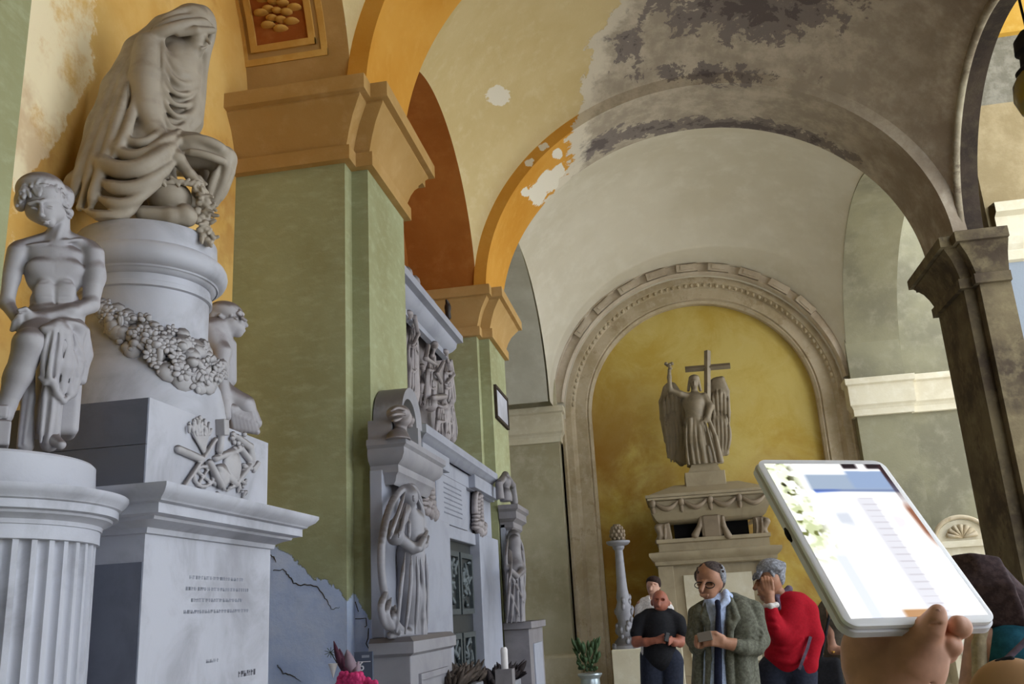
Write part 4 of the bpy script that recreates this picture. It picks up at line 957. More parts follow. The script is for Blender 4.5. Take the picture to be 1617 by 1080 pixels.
# ---------------------------------------------------------------- memorial on the far green pillar
st2 = empty('wall_memorial', (-1.85, 11.4, 0), 'dark weathered memorial with a standing shrouded figure, on the far green pillar', 'memorial')
M['stele_dark'] = marble('dark_stele_marble', srgb(128,124,128), srgb(90,86,92), srgb(66,60,60), .5, .85)
bx((-1.99,10.95,1.45),(-1.93,11.75,2.62), 'back_slab', M['tomb'], st2)
bx((-1.99,10.85,0),(-1.7,11.95,1.42), 'pedestal', M['stele_dark'], st2); bx((-1.99,10.8,1.42),(-1.66,12.0,1.5), 'pedestal_cap', M['stele_dark'], st2)
bx((-1.71,11.1,.2),(-1.685,11.75,1.25), 'pedestal_panel', M['tomb'], st2)
MB().sweep([(-1.99,10.98),(-1.86,10.98),(-1.86,11.6),(-1.99,11.6)], [(0,2.55),(.03,2.58),(.03,2.64),(.08,2.68),(.08,2.76),(.11,2.79),(.11,2.84),(-.14,2.85)]).build('bracket', M['stele_dark'], st2, smooth=True)
S = Sculpt((-1.85,11.3,2.9), n=(-1,0,0), k=3, scale=.0082); S.ell(799,786,-2,11,16,9).ell(798,762,-2,8,10,8).cap((790,790,0,6),(788,764,0,5),(798,750,0,5),(809,766,0,5),(812,792,0,6),k=2); S.build('bust', M['stele_dark'], st2, vox=.9, clip=lambda X,Y,Z: 2.84-Z)
S = Sculpt((-1.84,11.45,2.1), n=(-1,0,0), k=4, scale=.0082)
S.ell(813,853,-4,6.5,9,8).ell(811,848,0,10,11,10).cap((812,864,-2,9),(813,900,-2,12),(814,940,-2,13),(814,985,0,14),k=8)
S.cap((803,872,-8,4),(802,898,-12,4),(814,908,-16,4)).cap((822,872,-8,4),(825,900,-12,4),(815,910,-16,4))
S.folds([[(803,846,-8),(799,872,-10),(800,910,-10),(803,950,-8)],[(820,846,-8),(826,872,-10),(828,910,-10),(826,950,-8)],[(808,868,-12),(806,900,-16),(803,940,-16),(800,984,-12)],[(812,912,-18),(810,945,-18),(807,984,-15)],[(816,912,-18),(817,945,-18),(815,984,-15)],[(820,905,-16),(823,945,-16),(823,984,-14)],[(804,905,-14),(815,925,-19),(826,950,-14)],[(803,930,-14),(812,955,-18),(820,975,-16)]], 2.2, 2)
S.folds([[(806,912,-18),(804,950,-18),(802,982,-14)],[(814,915,-20),(813,950,-20),(811,982,-16)],[(819,925,-18),(820,955,-18),(820,982,-15)]], 1.6, 2, True)
S.build('shrouded_figure', M['stele_dark'], st2, vox=.8, clip=lambda X,Y,Z: 1.5-Z)
pl = MB().box((-1.999,11.08,3.97),(-1.975,11.86,4.32)).build('plaque', M['marble'], base=(-2,11.5,4.1), bevel=.01); tag(pl, 'small pale marble plaque high on the far green pillar', 'plaque')
bm_ = MB()
for (p, q) in (((11.04,3.93),(11.9,3.97)),((11.04,4.32),(11.9,4.36)),((11.04,3.97),(11.08,4.32)),((11.86,3.97),(11.9,4.32))): bm_.box((-1.999,p[0],p[1]),(-1.965,q[0],q[1]))
bm_.build('plaque_frame', M['grime_dark'], pl)

# ================================================================== ANGEL MONUMENT before the yellow recess
M['tan'] = marble('tan_stone', srgb(166,152,126), srgb(128,114,92), srgb(118,102,78), .45, .5)
M['tan_d'] = marble('brown_stone', srgb(142,126,106), srgb(108,94,78), srgb(96,82,64), .5, .6)
ang = empty('angel_monument', (.72, 17.3, 0), 'stone sarcophagus monument under the winged angel, before the yellow arched recess', 'monument')
ax0, ax1, ay0, ay1 = -.28, 1.72, 16.75, 18.3
def frus(b, z0, z1, i0, i1):
    q = lambda i, z: [(ax0+i,ay0+i,z),(ax1-i,ay0+i,z),(ax1-i,ay1-i,z),(ax0+i,ay1-i,z)]
    return b.add(q(i0,z0)+q(i1,z1), [(0,3,2,1),(4,5,6,7),(0,1,5,4),(1,2,6,5),(2,3,7,6),(3,0,4,7)])
frus(frus(MB(), 0, .25, -.1, -.1), .25, .4, -.1, 0).build('step', M['tan'], ang)
bx((ax0+.02,ay0+.02,.4),(ax1-.02,ay1,2.26), 'base', M['tan'], ang, .01)
for x0 in (ax0-.0, ax1-.26): 
    bx((x0,ay0-.05,.4),(x0+.26,ay0+.1,2.24), 'corner_pilaster', M['tan'], ang)
bx((ax0+.42,ay0-.015,.6),(ax1-.42,ay0+.05,2.05), 'inscription_panel', M['band'], ang)
rect = [(ax0,ay1),(ax0,ay0-.05),(ax1,ay0-.05),(ax1,ay1)]
MB().sweep(rect, [(0,2.22),(.04,2.24),(.04,2.3),(.1,2.35),(.13,2.4),(.13,2.45),(-.05,2.47),(-.05,2.6),(-.02,2.62),(-.02,2.68),(-1,2.69)]).build('base_cornice', M['tan'], ang, smooth=True)
for s_, x in ((-1, ax0+.16), (1, ax1-.16)):
    S = Sculpt((x,ay0+.15,2.85), k=2); q = proj((x,ay0+.1,2.78)); S.box(q[0]-s_*2,q[1],0,10,17,10,rot=-s_*6,r=3).cap((q[0]+s_*9,q[1]+12,-6,5),(q[0]+s_*4,q[1]+2,-8,5),(q[0]+s_*9,q[1]-10,-8,6)); S.folds([[(q[0]-8,q[1]+14,-11),(q[0]-6,q[1],-12),(q[0]-8,q[1]-14,-11)],[(q[0]+1,q[1]+14,-11),(q[0]+2,q[1],-12),(q[0]+1,q[1]-14,-11)]], 2, 1.5); S.build('corner_foot', M['tan_d'], ang, vox=.9)
bx((ax0+.35,ay0+.3,2.66),(ax1-.35,ay1-.1,3.0), 'underside', M['black'], ang, 0)  # black block painting in the shade of the gap under the sarcophagus
bx((.54,ay0-.02,2.68),(.9,ay0+.3,3.05), 'centre_block', M['tan_d'], ang, .03)
S = Sculpt((.72,ay0+.02,2.85), k=2); q = proj((.72,ay0+.02,2.86)); S.cap((q[0]-17,q[1]-14,0,3.5),(q[0]-19,q[1],-2,4),(q[0]-26,q[1]+15,-2,6)).cap((q[0]+17,q[1]-14,0,3.5),(q[0]+19,q[1],-2,4),(q[0]+26,q[1]+15,-2,6)).box(q[0],q[1],0,13,17,5,r=2); S.build('scroll', M['tan_d'], ang, vox=.9)
MB().sweep(rect, [(-.3,2.94),(-.12,2.96),(-.05,3.02),(.0,3.12),(.03,3.16),(.03,3.34),(.07,3.36),(.07,3.4),(-1,3.42)]).build('sarcophagus_body', M['tan'], ang, smooth=True)
gb = MB()
for k in range(4):
    x0 = ax0+.05+k*.5; 
    gb.tube([(x0+.42*t, ay0-.1-.03*math.sin(t*math.pi), 3.33-.13*math.sin(t*math.pi)) for t in np.linspace(0,1,12)], [.02+.03*math.sin(t*math.pi) for t in np.linspace(0,1,12)], 8)
    gb.ball((x0-.03, ay0-.1, 3.3), (.06,.05,.08)); gb.ball((x0-.03, ay0-.1, 3.2), (.04,.04,.08))
gb.build('garland', M['tan_d'], ang, smooth='all')
frus(frus(MB(), 3.41, 3.46, -.1, -.1), 3.46, 3.66, -.06, .42).build('lid', M['tan'], ang)
bx((.36,16.85+.2,3.6),(1.08,17.9,3.86), 'lid_block', M['tan'], ang, .01)
frus(MB(), 3.84, 3.86, .6, .6)
AZ = 4.0
MB().prism([(.42,3.85),(1.02,3.85),(.95,AZ),(.5,AZ)], 1, 17.1, 17.75).build('angel_plinth', M['tan'], ang)
# the angel
an = empty('angel_statue', (.7, 17.4, AZ), 'winged stone angel holding a tall cross, standing on the sarcophagus', 'statue')
M['angel'] = marble('angel_stone', srgb(140,127,106), srgb(98,87,72), srgb(88,75,60), .5, .75)
S = Sculpt((.7,17.35,4.8), k=3)
S.ell(1096,604,-4,7,9,8).ell(1096,609,-7,4.5,4.5,5).cap((1096,603,-12,1),(1096,607,-13.5,1.4),k=1).ell(1093,602.5,-12,1.8,1,1.6,k=1,neg=True).ell(1099,602.5,-12,1.8,1,1.6,k=1,neg=True).cap((1096,612,-3,4.5),(1097,622,-2,6)).ell(1097,636,-3,19,18,13).cap((1097,640,-3,16),(1098,664,-3,15),(1104,700,-4,21),(1111,744,-2,25))
S.cap((1086,626,-6,6),(1074,622,-12,5),(1058,616,-16,4)).cap((1058,616,-16,4),(1057,596,-18,3.2),(1057,584,-18,2.8)).cap((1112,626,-4,6.5),(1122,642,-8,5.5),(1116,662,-14,4.5),(1108,668,-16,4))
S.folds([[(x0,658,-17,1.6),(x1,690,-21,2.2),(x2,722,-24,2.6),(x3,748,-23,2.6)] for (x0,x1,x2,x3) in ((1085,1084,1086,1090),(1090,1090,1094,1098),(1096,1098,1102,1106),(1102,1107,1112,1116),(1108,1115,1121,1125),(1112,1120,1128,1132))], 2.4, 2); S.folds([[(1087,662,-19,1.2),(1087,700,-23,1.6),(1093,746,-25,1.6)],[(1099,662,-20,1.2),(1103,700,-24,1.6),(1110,746,-26,1.6)],[(1110,662,-18,1.2),(1117,700,-22,1.6),(1127,746,-22,1.6)]], 1.5, 2, True)
S.cap((1090,662,-17,3.5),(1092,700,-20,3.5),(1112,728,-20,3),(1140,736,-12,4), k=2); S.cap((1118,660,-12,3),(1130,690,-12,3.6),(1138,728,-10,5), k=2)
S.folds([[(1086,664,-13),(1112,662,-14)],[(1090,630,-13),(1098,654,-15)],[(1106,630,-13),(1100,654,-15)]], 1.6, 1.2)
S.cap((1102,746,-10,4),(1098,752,-16,4)).cap((1118,746,-8,4),(1116,752,-14,4))
S.build('body', M['angel'], an, vox=.8, clip=lambda X,Y,Z: AZ-.002-Z)
S = Sculpt((.7,17.35,4.8), k=1.5); S.ell(1096,600,-2,9,9,9).cap((1089,602,-4,2.6),(1087,616,-1,2.4)).cap((1103,602,-3,2.6),(1106,616,1,2.4)).ell(1096,596,-5,8,4,6); S.build('hair', M['angel'], an, vox=.7)
for (pts, nm) in (([(1080,624),(1062,600),(1050,606),(1042,630),(1044,660),(1052,700),(1064,730),(1078,742),(1084,700),(1084,650)],0),([(1112,622),(1126,594),(1140,590),(1149,612),(1151,650),(1149,690),(1148,724),(1136,726),(1126,690),(1116,650)],1)):
    S = Sculpt((.7,17.6,4.8), k=2)
    c_ = np.mean(pts, 0); P_ = np.array(pts, float)
    for i in range(len(pts)):
        a_, b_ = P_[i], P_[(i+1)%len(pts)]; S.cap((*(a_*.86+c_*.14), 6, 5),(*(b_*.86+c_*.14), 6, 5)); S.cap((*(a_*.5+c_*.5), 3, 7),(*(b_*.5+c_*.5), 3, 7)); 
    S.ell(c_[0], c_[1], 3, 12, 44, 6); S.ell(*((1060,626) if nm == 0 else (1135,618)), 4, 15, 24, 6)
    top = P_[2]; sgn = -1 if nm == 0 else 1
    for i in range(9):
        t = i/8; x0 = c_[0]+sgn*(10-22*t); S.cap((c_[0]+sgn*(4-8*t), 625+6*t, -3, 2.2),(x0, 680, -4, 2.4),(x0+(8 if nm==0 else 6)*(t*.5+.3), 722+10*t-6*nm, -2, 2), k=1)
    L_ = 6; xs_ = np.linspace(c_[0]-15, c_[0]+15, L_)
    S.folds([[(x, 650+6*abs(q-2.5), -5, 2.6),(x+(4 if nm == 0 else 2), 690, -6, 3),(x*.8+(c_[0]+(14 if nm == 0 else 6))*.2, 722+8*math.sin(q), -3, 2.4)] for q, x in enumerate(xs_)], 2.8, 1.6)
    S.folds([[(x-1, 612+5*abs(q-2.5), -3, 2.4),(x, 632+5*abs(q-2.5), -6, 3),(x+1, 652+5*abs(q-2.5), -6, 2.6)] for q, x in enumerate(xs_)], 2.6, 1.6)
    S.build('wing', M['angel'], an, vox=.9)
x, y, z = [list(v) for v in zip(*[onY(*p, 17.5) for p in ((1117,554),(1117,640),(1083,583),(1152,577))])]
b = MB(); b.tube([onY(1117,554,17.5), onY(1117,650,17.42)], .062, 4); b.tube([onY(1082,583.5,17.5), onY(1153,577.5,17.5)], .06, 4); b.build('cross', M['angel'], an)
b = MB(); h0 = onY(1057,580,17.2); r_ = random.Random(5)
for i in range(7): b.ball(h0+np.array([r_.uniform(-.06,.06), r_.uniform(-.04,.04), r_.uniform(-.03,.08)]), .035)
b.build('flower', M['angel'], an, smooth='all')

# stone bench, candle pillar, little tomb by the end pier, vase
soc = MB().box((-1.15,15.9,0),(.0,16.6,.92)).build('stone_block', M['band'], base=(-.6,16.2,0), bevel=.015); tag(soc, 'low pale stone block under the carved candle pillar', 'block')
cY = 16.25; pr_ = []
for (y, r) in ((1019,0),(1019,21),(1014,21),(1011,17),(1005,15),(1000,11),(996,13),(988,13),(975,10),(968,12),(955,12),(945,9),(938,10),(925,8),(905,7.2),(880,6.4),(864,6),(860,9),(857,9),(855,15),(852,18),(849,18),(848,12)):
    pr_.append((r*.0113, onY(985, y, cY)[2]))
cx_ = onY(984, 950, cY)[0]; cdl = empty('candle_pillar', (cx_, cY, .92), 'slim carved stone candle pillar with a dish and bud top, on the low block', 'pillar')
dz = pr_[0][1]-.92; pr_ = [(r, z-dz) for r, z in pr_]
MB().lathe(pr_, (cx_, cY), 28).build('shaft', M['stele'], cdl, smooth=True)
b = MB()
for i in range(44):
    t = r_.uniform(0, 6.28); z = r_.uniform(.95, 1.75); rr = np.interp(z, [p[1] for p in pr_[2:16]], [p[0] for p in pr_[2:16]]); b.ball((cx_+rr*math.cos(t), cY+rr*math.sin(t), z), (.035,.035,.06), None, 7, 5)
b.build('leaf_carving', M['stele'], cdl, smooth='all')
b = MB(); zt_ = pr_[-1][1]; b.ball((cx_,cY,zt_+.1), (.115,.115,.15))
for i in range(5):
    for j in range(9):
        t = 2*math.pi*(j+.5*(i%2))/9; a_ = -.5+i*.42; b.ball((cx_+.115*math.cos(a_)*math.cos(t), cY+.115*math.cos(a_)*math.sin(t), zt_+.1+.15*math.sin(a_)), (.03,.03,.04), None, 6, 5)
b.build('bud', M['tan_d'], cdl, smooth='all')
lt_ = empty('small_tomb', (5.0, 17.7, 0), 'small pale tomb with a rounded pediment by the far right pillar', 'tomb')
bx((4.5,17.4,0),(5.5,17.86,2.25), 'body', M['band'], lt_); bx((4.4,17.35,2.25),(5.6,17.86,2.36), 'cornice', M['band'], lt_)
MB().prism([(5+.42*math.cos(a), 2.36+.36*math.sin(a)) for a in np.linspace(0, math.pi, 24)], 1, 17.5, 17.85).build('pediment', M['band'], lt_)
b = MB(); b.tube([(5+.45*math.cos(a), 17.48, 2.38+.39*math.sin(a)) for a in np.linspace(0, math.pi, 24)], .04, 6)
for i in range(7): a_ = math.pi*(i+.5)/7; b.tube([(5,17.48,2.42),(5+.26*math.cos(a_),17.46,2.42+.22*math.sin(a_))], [.02,.045], 6)
b.build('shell', M['stone_frame'], lt_, smooth='all')
MB().box((4.62,17.38,.3),(5.38,17.41,2.1)).build('panel', M['white_vault'], lt_)
# ================================================================== PEOPLE
def skin(name, c): 
    t = NT(name, .5, .35); d = tuple(v*.72 for v in c[:3])+(1,)
    t.b.inputs['Subsurface Weight'].default_value = .0
    return t.out(t.mix(t.step(t.noise(22, 5), .35, .7), d, c))
def cloth(name, c, v=.16, sc=60, bump=.002):
    t = NT(name, .85, .15); d = tuple(k*(1-v*1.6) for k in c[:3])+(1,)
    return t.out(t.mix(t.step(t.noise(sc, 4), .4, .62), d, c), t.noise(sc*2, 4), bump, .5)
M['skin_red'] = skin('ruddy_skin', srgb(164,100,80)); M['skin'] = skin('fair_skin', srgb(196,150,128)); M['skin_tan'] = skin('tanned_skin', srgb(170,122,96)); M['skin_hand'] = skin('warm_hand_skin', srgb(216,162,136))
M['hair_grey'] = cloth('grey_hair', srgb(150,152,160), .3, 90); M['hair_dark'] = cloth('dark_hair', srgb(58,44,40), .3, 90); M['hair_brown'] = cloth('greying_brown_hair', srgb(84,74,72), .3, 90); M['hair_salt'] = cloth('salt_hair', srgb(116,112,116), .3, 90)
M['black_cloth'] = cloth('black_cotton', srgb(34,34,38)); M['navy'] = cloth('navy_cloth', srgb(44,48,62)); M['white_cloth'] = cloth('white_cotton', srgb(214,208,206)); M['tweed'] = cloth('grey_green_tweed', srgb(104,104,92), .22, 80)
M['red_wool'] = cloth('red_wool', srgb(160,16,34), .1, 90); M['tie'] = cloth('navy_tie', srgb(34,38,58)); M['teal'] = cloth('teal_cloth', srgb(38,92,112)); M['beige_cloth'] = cloth('beige_cloth', srgb(176,160,132)); M['shoe'] = plain('dark_shoe', srgb(36,32,30), .4); M['grey_strap'] = cloth('grey_strap', srgb(104,92,108))
M['pale_blue'] = cloth('pale_blue_shirt', srgb(178,192,222)); M['cream_cloth'] = cloth('cream_shirt', srgb(206,198,184))
def fig(px, Y, k=5):
    p = onY(px, 1000, Y); return Sculpt((p[0], Y, 1.3), k=k), p
def floor_y(S, x):            # photo row where the figure's plane meets the floor
    ys = np.arange(1000, 3000, 2.); z = np.array([S.pt(x, y)[2] for y in ys]); return float(ys[np.argmin(np.abs(z))])
def person(px, Y, label, group=None):
    p = onY(px, 1000, Y); return empty('person', (p[0], Y, 0), label, 'person', group)
def legs(P, px, Y, hipy, hw, mat, shoe, parent, r0=None):
    S = Sculpt(P, k=4); fy = floor_y(S, px); m_ = 1/S.s
    kn = hipy+(fy-hipy)*.5; an = fy-.09*m_
    for s_ in (-1, 1): S.cap((px+s_*hw*.5, hipy, 0, hw*.62),(px+s_*hw*.55, kn, -.02*m_, hw*.44),(px+s_*hw*.6, an, 0, hw*.36))
    S.cap((px-hw*.4, hipy-6, 0, hw*.6),(px+hw*.4, hipy-6, 0, hw*.6)); S.build('trousers', mat, parent, vox=max(1, .006*m_))
    for s_ in (-1, 1):
        T = Sculpt(P, k=3); T.cap((px+s_*hw*.6, fy-.045*m_, .03*m_, .045*m_),(px+s_*hw*.66, fy-.04*m_, -.16*m_, .04*m_)).build('shoe', shoe, parent, vox=.008*m_, clip=lambda X,Y_,Z: .002-Z)
    return fy
def body_core(S, px, top, hipy, w, fy, neck):
    # trunk and legs under the clothes, continuous with head and arms
    S.cap((neck[0], neck[1], neck[2], w*.22),(px, top+w*.35, 0, w*.3)).ell(px, top+w*.75, 0, w*.8, w*.75, w*.45).cap((px, top+w*.7, 0, w*.5),(px, hipy, 0, w*.5))
    kn = hipy+(fy-hipy)*.5
    for s_ in (-1, 1): S.cap((px+s_*w*.28, hipy, 0, w*.3),(px+s_*w*.3, kn, 0, w*.22),(px+s_*w*.33, fy-8, 0, w*.13),(px+s_*w*.36, fy-6, -w*.3, w*.1))

# ---- man in white behind
t = person(1031, 9.6, 'person in a white open-necked shirt, standing behind the man in black'); P = tuple(t.location)
P = (P[0], P[1], 1.4); S = Sculpt(P, k=3); fy = floor_y(S, 1031)
body_core(S, 1032, 945, 1035, 26, fy, (1031,938,0)); S.ell(1031,926,0,10,15,12).ell(1031,933,-3,7,8,9).cap((1028,926,-11,1.8),(1027,931,-13,2.2),k=1.5).ell(1027,923,-12,2.6,1.6,3,k=1,neg=True).ell(1034,923,-12,2.6,1.6,3,k=1,neg=True).cap((1027,936.5,-11,1.1),(1034,936.5,-11,1.1),k=1).ell(1041,927,2,1.8,3.5,3,k=1)
S.cap((1012,955,0,7),(1008,985,0,6),(1012,1012,-8,5),(1030,1018,-16,4)); S.cap((1054,955,0,7),(1060,985,0,6),(1056,1012,-8,5),(1038,1018,-16,4)); S.build('body', M['skin'], t, vox=.8)
S = Sculpt(P, k=2); S.ell(1032,917,2,11,8,13).ell(1040,921,4,4,8,9).ell(1024,921,4,3.6,7,8); S.build('hair', M['hair_dark'], t, vox=.7)
S = Sculpt(P, k=4); S.ell(1033,968,0,25,24,15).cap((1018,952,0,9),(1012,962,0,9),(1008,985,0,8)).cap((1048,952,0,9),(1054,962,0,9),(1059,985,0,8)).cap((1033,960,0,20),(1033,1030,0,21)).cap((1024,944,-4,3.4),(1030,956,-13,3)).cap((1040,944,-4,3.4),(1034,956,-13,3)).ell(1031,944,-8,5,10,8,k=2,neg=True); S.build('shirt', M['white_cloth'], t, vox=.9)
legs(P, 1033, 9.6, 1036, 20, M['navy'], M['shoe'], t)

# ---- man in black
t = person(1042, 7.6, 'person in a black short-sleeved shirt, bald head bent over a phone in both hands'); p = t.location; P = (p[0], p[1], 1.3)
S = Sculpt(P, k=4); fy = floor_y(S, 1042)
body_core(S, 1041, 968, 1040, 34, fy, (1042,962,0))
S.ell(1043,949,-2,13,17,16,rot=4).ell(1042,956,-8,9,9,10).cap((1041,950,-17,2.2),(1040,956,-20,2.8),k=2).ell(1036.5,947,-16,3.4,2,4,k=1.5,neg=True).ell(1046,947,-16,3.4,2,4,k=1.5,neg=True).cap((1037,961,-15,1.4),(1045,961,-15,1.4),k=1).ell(1056,952,2,2.4,5,4,k=1).ell(1029.5,952,2,2.2,5,4,k=1)
S.cap((1011,985,0,10),(1006,1003,-4,8),(1005,1014,-10,7.5),(1020,1014,-24,6),(1036,1011,-32,5)); S.cap((1072,985,0,10),(1075,1003,-4,8),(1073,1014,-10,7.5),(1064,1014,-24,6),(1058,1010,-32,5))
for i in range(4): S.cap((1037,1007+i*2.6,-35,2),(1047,1006+i*2.6,-38,1.8),(1050,1009+i*2,-36,1.6),k=1); S.cap((1060,1006+i*2.6,-35,2),(1056,1010+i*2.6,-40,1.8),k=1)
S.cap((1040,1006,-36,2),(1048,1002,-40,1.8),k=1); S.build('body', M['skin_red'], t, vox=.9)
S = Sculpt(P, k=4); S.ell(1041,990,0,33,26,19).cap((1024,972,0,11),(1012,982,0,12),(1005,1000,-5,10)).cap((1058,972,0,11),(1070,982,0,12),(1077,998,-5,10)).cap((1041,985,0,24),(1042,1035,0,26)).cap((1030,966,2,5),(1041,970,-6,4),(1053,966,2,5)).folds([[(1028,1010,-18),(1042,1020,-22),(1060,1012,-18)],[(1026,1030,-18),(1044,1036,-20)]],2.4,3); S.build('shirt', M['black_cloth'], t, vox=.9)
legs(P, 1046, 7.6, 1046, 30, M['navy'], M['shoe'], t)
ph = Sculpt(P, k=.5); ph.box(1053,1006,-42,3.6,7,1,rot=-18,r=.8,yaw=20); o = ph.build('phone', plain('dark_phone', srgb(22,24,30), .25), vox=.4, base=ph.pt(1053,1006,-42)); tag(o, 'small dark phone in the hands of the man in black', 'phone')

# ---- man in the grey jacket
t = person(1143, 4.7, 'person in a grey-green tweed jacket and navy tie, glasses, head bowed over his hands'); p = t.location; P = (p[0], p[1], 1.3)
S = Sculpt(P, k=5); fy = floor_y(S, 1143)
body_core(S, 1143, 955, 1110, 46, fy, (1132,948,4))
S.ell(1121,913,0,22,26,27,rot=6).ell(1118,930,-8,15,17,18,rot=10).ell(1121,942,-12,8,6,8)
S.cap((1112,920,-26,3),(1107,932,-31,3.8),k=3).ell(1103,922,-21,5,3,5,k=2,neg=True).ell(1119,922,-24,5.5,3,5,k=2,neg=True).ell(1104,923,-17,4,2.6,3,k=1).ell(1119,923,-19,4,2.6,3,k=1).cap((1106,939,-22,1.6),(1117,940,-24,1.8),k=1.5).cap((1108,941.5,-22,1.6),(1116,942.5,-23,1.6),k=1.5).cap((1102,918,-22,2),(1109,917,-25,1.8),k=2).cap((1114,917,-26,1.8),(1126,918,-22,2),k=2)
S.ell(1142,919,4,3,8,6,k=2)
# arms inside the sleeves, hands together over a small book
S.cap((1102,975,4,13),(1100,1015,-4,11),(1102,1020,-20,10),(1106,1016,-44,8)); S.cap((1190,975,4,13),(1197,1018,-4,11),(1186,1022,-26,10),(1160,1018,-46,9))
S.cap((1158,1018,-48,9),(1140,1014,-54,9),k=4); S.cap((1104,1015,-46,8),(1112,1012,-50,8),k=4)
for i in range(4): S.cap((1140,1007+i*4,-58,3.6),(1124,1004+i*4.2,-63,3.4),(1112,1005+i*4.6,-60,3),k=2); S.cap((1108,1004+i*4.5,-54,3.4),(1100,1006+i*4.5,-58,3),(1102,1010+i*4,-62,2.6),k=2)
S.cap((1142,1006,-56,3.8),(1130,1000,-62,3.4),(1122,999,-64,2.8),k=2); S.build('body', M['skin_tan'], t, vox=1)
S = Sculpt(P, k=3); S.ell(1123,902,4,22.5,16.5,27).ell(1138,912,7,8,17,19).ell(1126,918,20,17,22,12).ell(1100,910,6,4,9,14); rr_ = random.Random(9)
for i in range(40): a = rr_.uniform(.1, 3.0); x = 1122+21*math.cos(a); y = 903-13*math.sin(a)+rr_.uniform(-2,8); S.cap((x,y,-8+rr_.uniform(-8,14),2.2),(x+rr_.uniform(-3,3),y+4,-6+rr_.uniform(-8,12),1.8),k=1.5)
S.ell(1113,912,-22,16,10,11,k=3,neg=True); S.build('hair', M['hair_brown'], t, vox=.9)
S = Sculpt(P, k=3); S.ell(1139,908,2,8,15,20).ell(1135,899,2,9,9,18); S.folds([[(1132+i*2,894+i*2,-12+i*2),(1138+i*1.5,904+i*2,-14+i*3),(1140+i,918+i,-8+i*3)] for i in range(5)], 1.6, 1.5); S.build('grey_hair', M['hair_grey'], t, vox=.8)
b = MB(); e1, e2 = S.pt(1104,924,-27), S.pt(1121,924,-27)
for e_ in (e1, e2):
    b.tube([e_+(S.ex*math.cos(a)*7.2+S.ez*math.sin(a)*4.6)*S.s for a in np.linspace(0, 2*math.pi, 25)], 0.7*S.s, 6, False)
b.tube([S.pt(1110,923,-29), S.pt(1115,923,-29)], 0.7*S.s, 6); b.tube([S.pt(1128,923,-25), S.pt(1141,917,2)], 0.7*S.s, 6); b.build('glasses', plain('dark_glasses', srgb(26,24,26), .3), t)
S = Sculpt(P, k=4); S.ell(1132,985,-6,26,46,24).cap((1124,950,-2,11),(1148,946,4,12)).cap((1120,948,-14,5),(1128,958,-26,4)).cap((1146,936,-4,6),(1147,948,-18,6),(1134,962,-30,4)).cap((1130,985,-10,22),(1134,1095,-10,30)).cap((1146,975,-6,14),(1150,1095,-12,22)); S.build('shirt', M['pale_blue'], t, vox=1.1)
S = Sculpt(P, k=2); S.cap((1133,951,-33,4.4),(1134,959,-35,4.2),k=1).cap((1134,962,-35,3.6),(1134,1000,-37,5.6),(1134,1095,-37,6.4)); S.build('tie', M['tie'], t, vox=.8)
S = Sculpt(P, k=5); S.cap((1114,958,6,11),(1100,970,4,13),(1096,1010,-4,13),(1100,1022,-24,11),(1106,1017,-40,9.5)); S.cap((1162,950,8,13),(1190,964,4,15),(1200,1010,0,15),(1194,1021,-14,13),(1176,1023,-38,11),(1164,1020,-46,10.5))
S.cap((1110,964,2,13),(1108,1010,-4,13),(1106,1095,-4,15)).cap((1170,960,2,17),(1176,1020,0,18),(1178,1095,-2,24)).ell(1144,1004,20,44,54,18).cap((1124,952,12,12),(1156,948,14,13))
S.ell(1174,1000,-12,24,50,15,k=4).cap((1168,1020,-18,14),(1172,1095,-18,18),k=5).ell(1108,1000,-12,13,46,13,k=4).cap((1108,1030,-16,11),(1106,1095,-16,13),k=4)
S.cap((1118,950,-10,4),(1117,985,-30,4.5),(1119,1040,-33,5),(1118,1095,-32,5),k=3).cap((1150,944,-8,5),(1153,985,-30,6),(1152,1040,-33,6),(1154,1095,-32,7),k=3)
S.cap((1154,948,-14,5),(1162,975,-28,6),(1156,992,-33,4),k=2).cap((1116,954,-14,4),(1110,975,-26,5),(1116,990,-31,3),k=2)
S.folds([[(1188,985,-16),(1204,1000,-14),(1200,1016,-26)],[(1180,1002,-24),(1194,1012,-22),(1184,1028,-26)],[(1098,985,-14),(1090,1000,-14),(1098,1014,-28)],[(1164,1040,-32),(1180,1060,-28),(1178,1095,-28)],[(1170,960,-16),(1182,990,-22),(1176,1020,-26)],[(1194,1000,-18),(1206,1012,-16),(1198,1024,-26)]], 2.2, 4)
S.build('jacket', M['tweed'], t, vox=1.1)
legs(P, 1143, 4.7, 1120, 50, M['navy'], M['shoe'], t)
nb = Sculpt(P, k=.5); nb.box(1113,1005,-66,11,7,1.6,rot=8,r=.8); o = nb.build('notebook', plain('grey_card', srgb(120,110,100), .7), vox=.5, base=nb.pt(1113,1005,-66)); tag(o, 'small worn card held in the hands of the man in the tweed jacket', 'card')

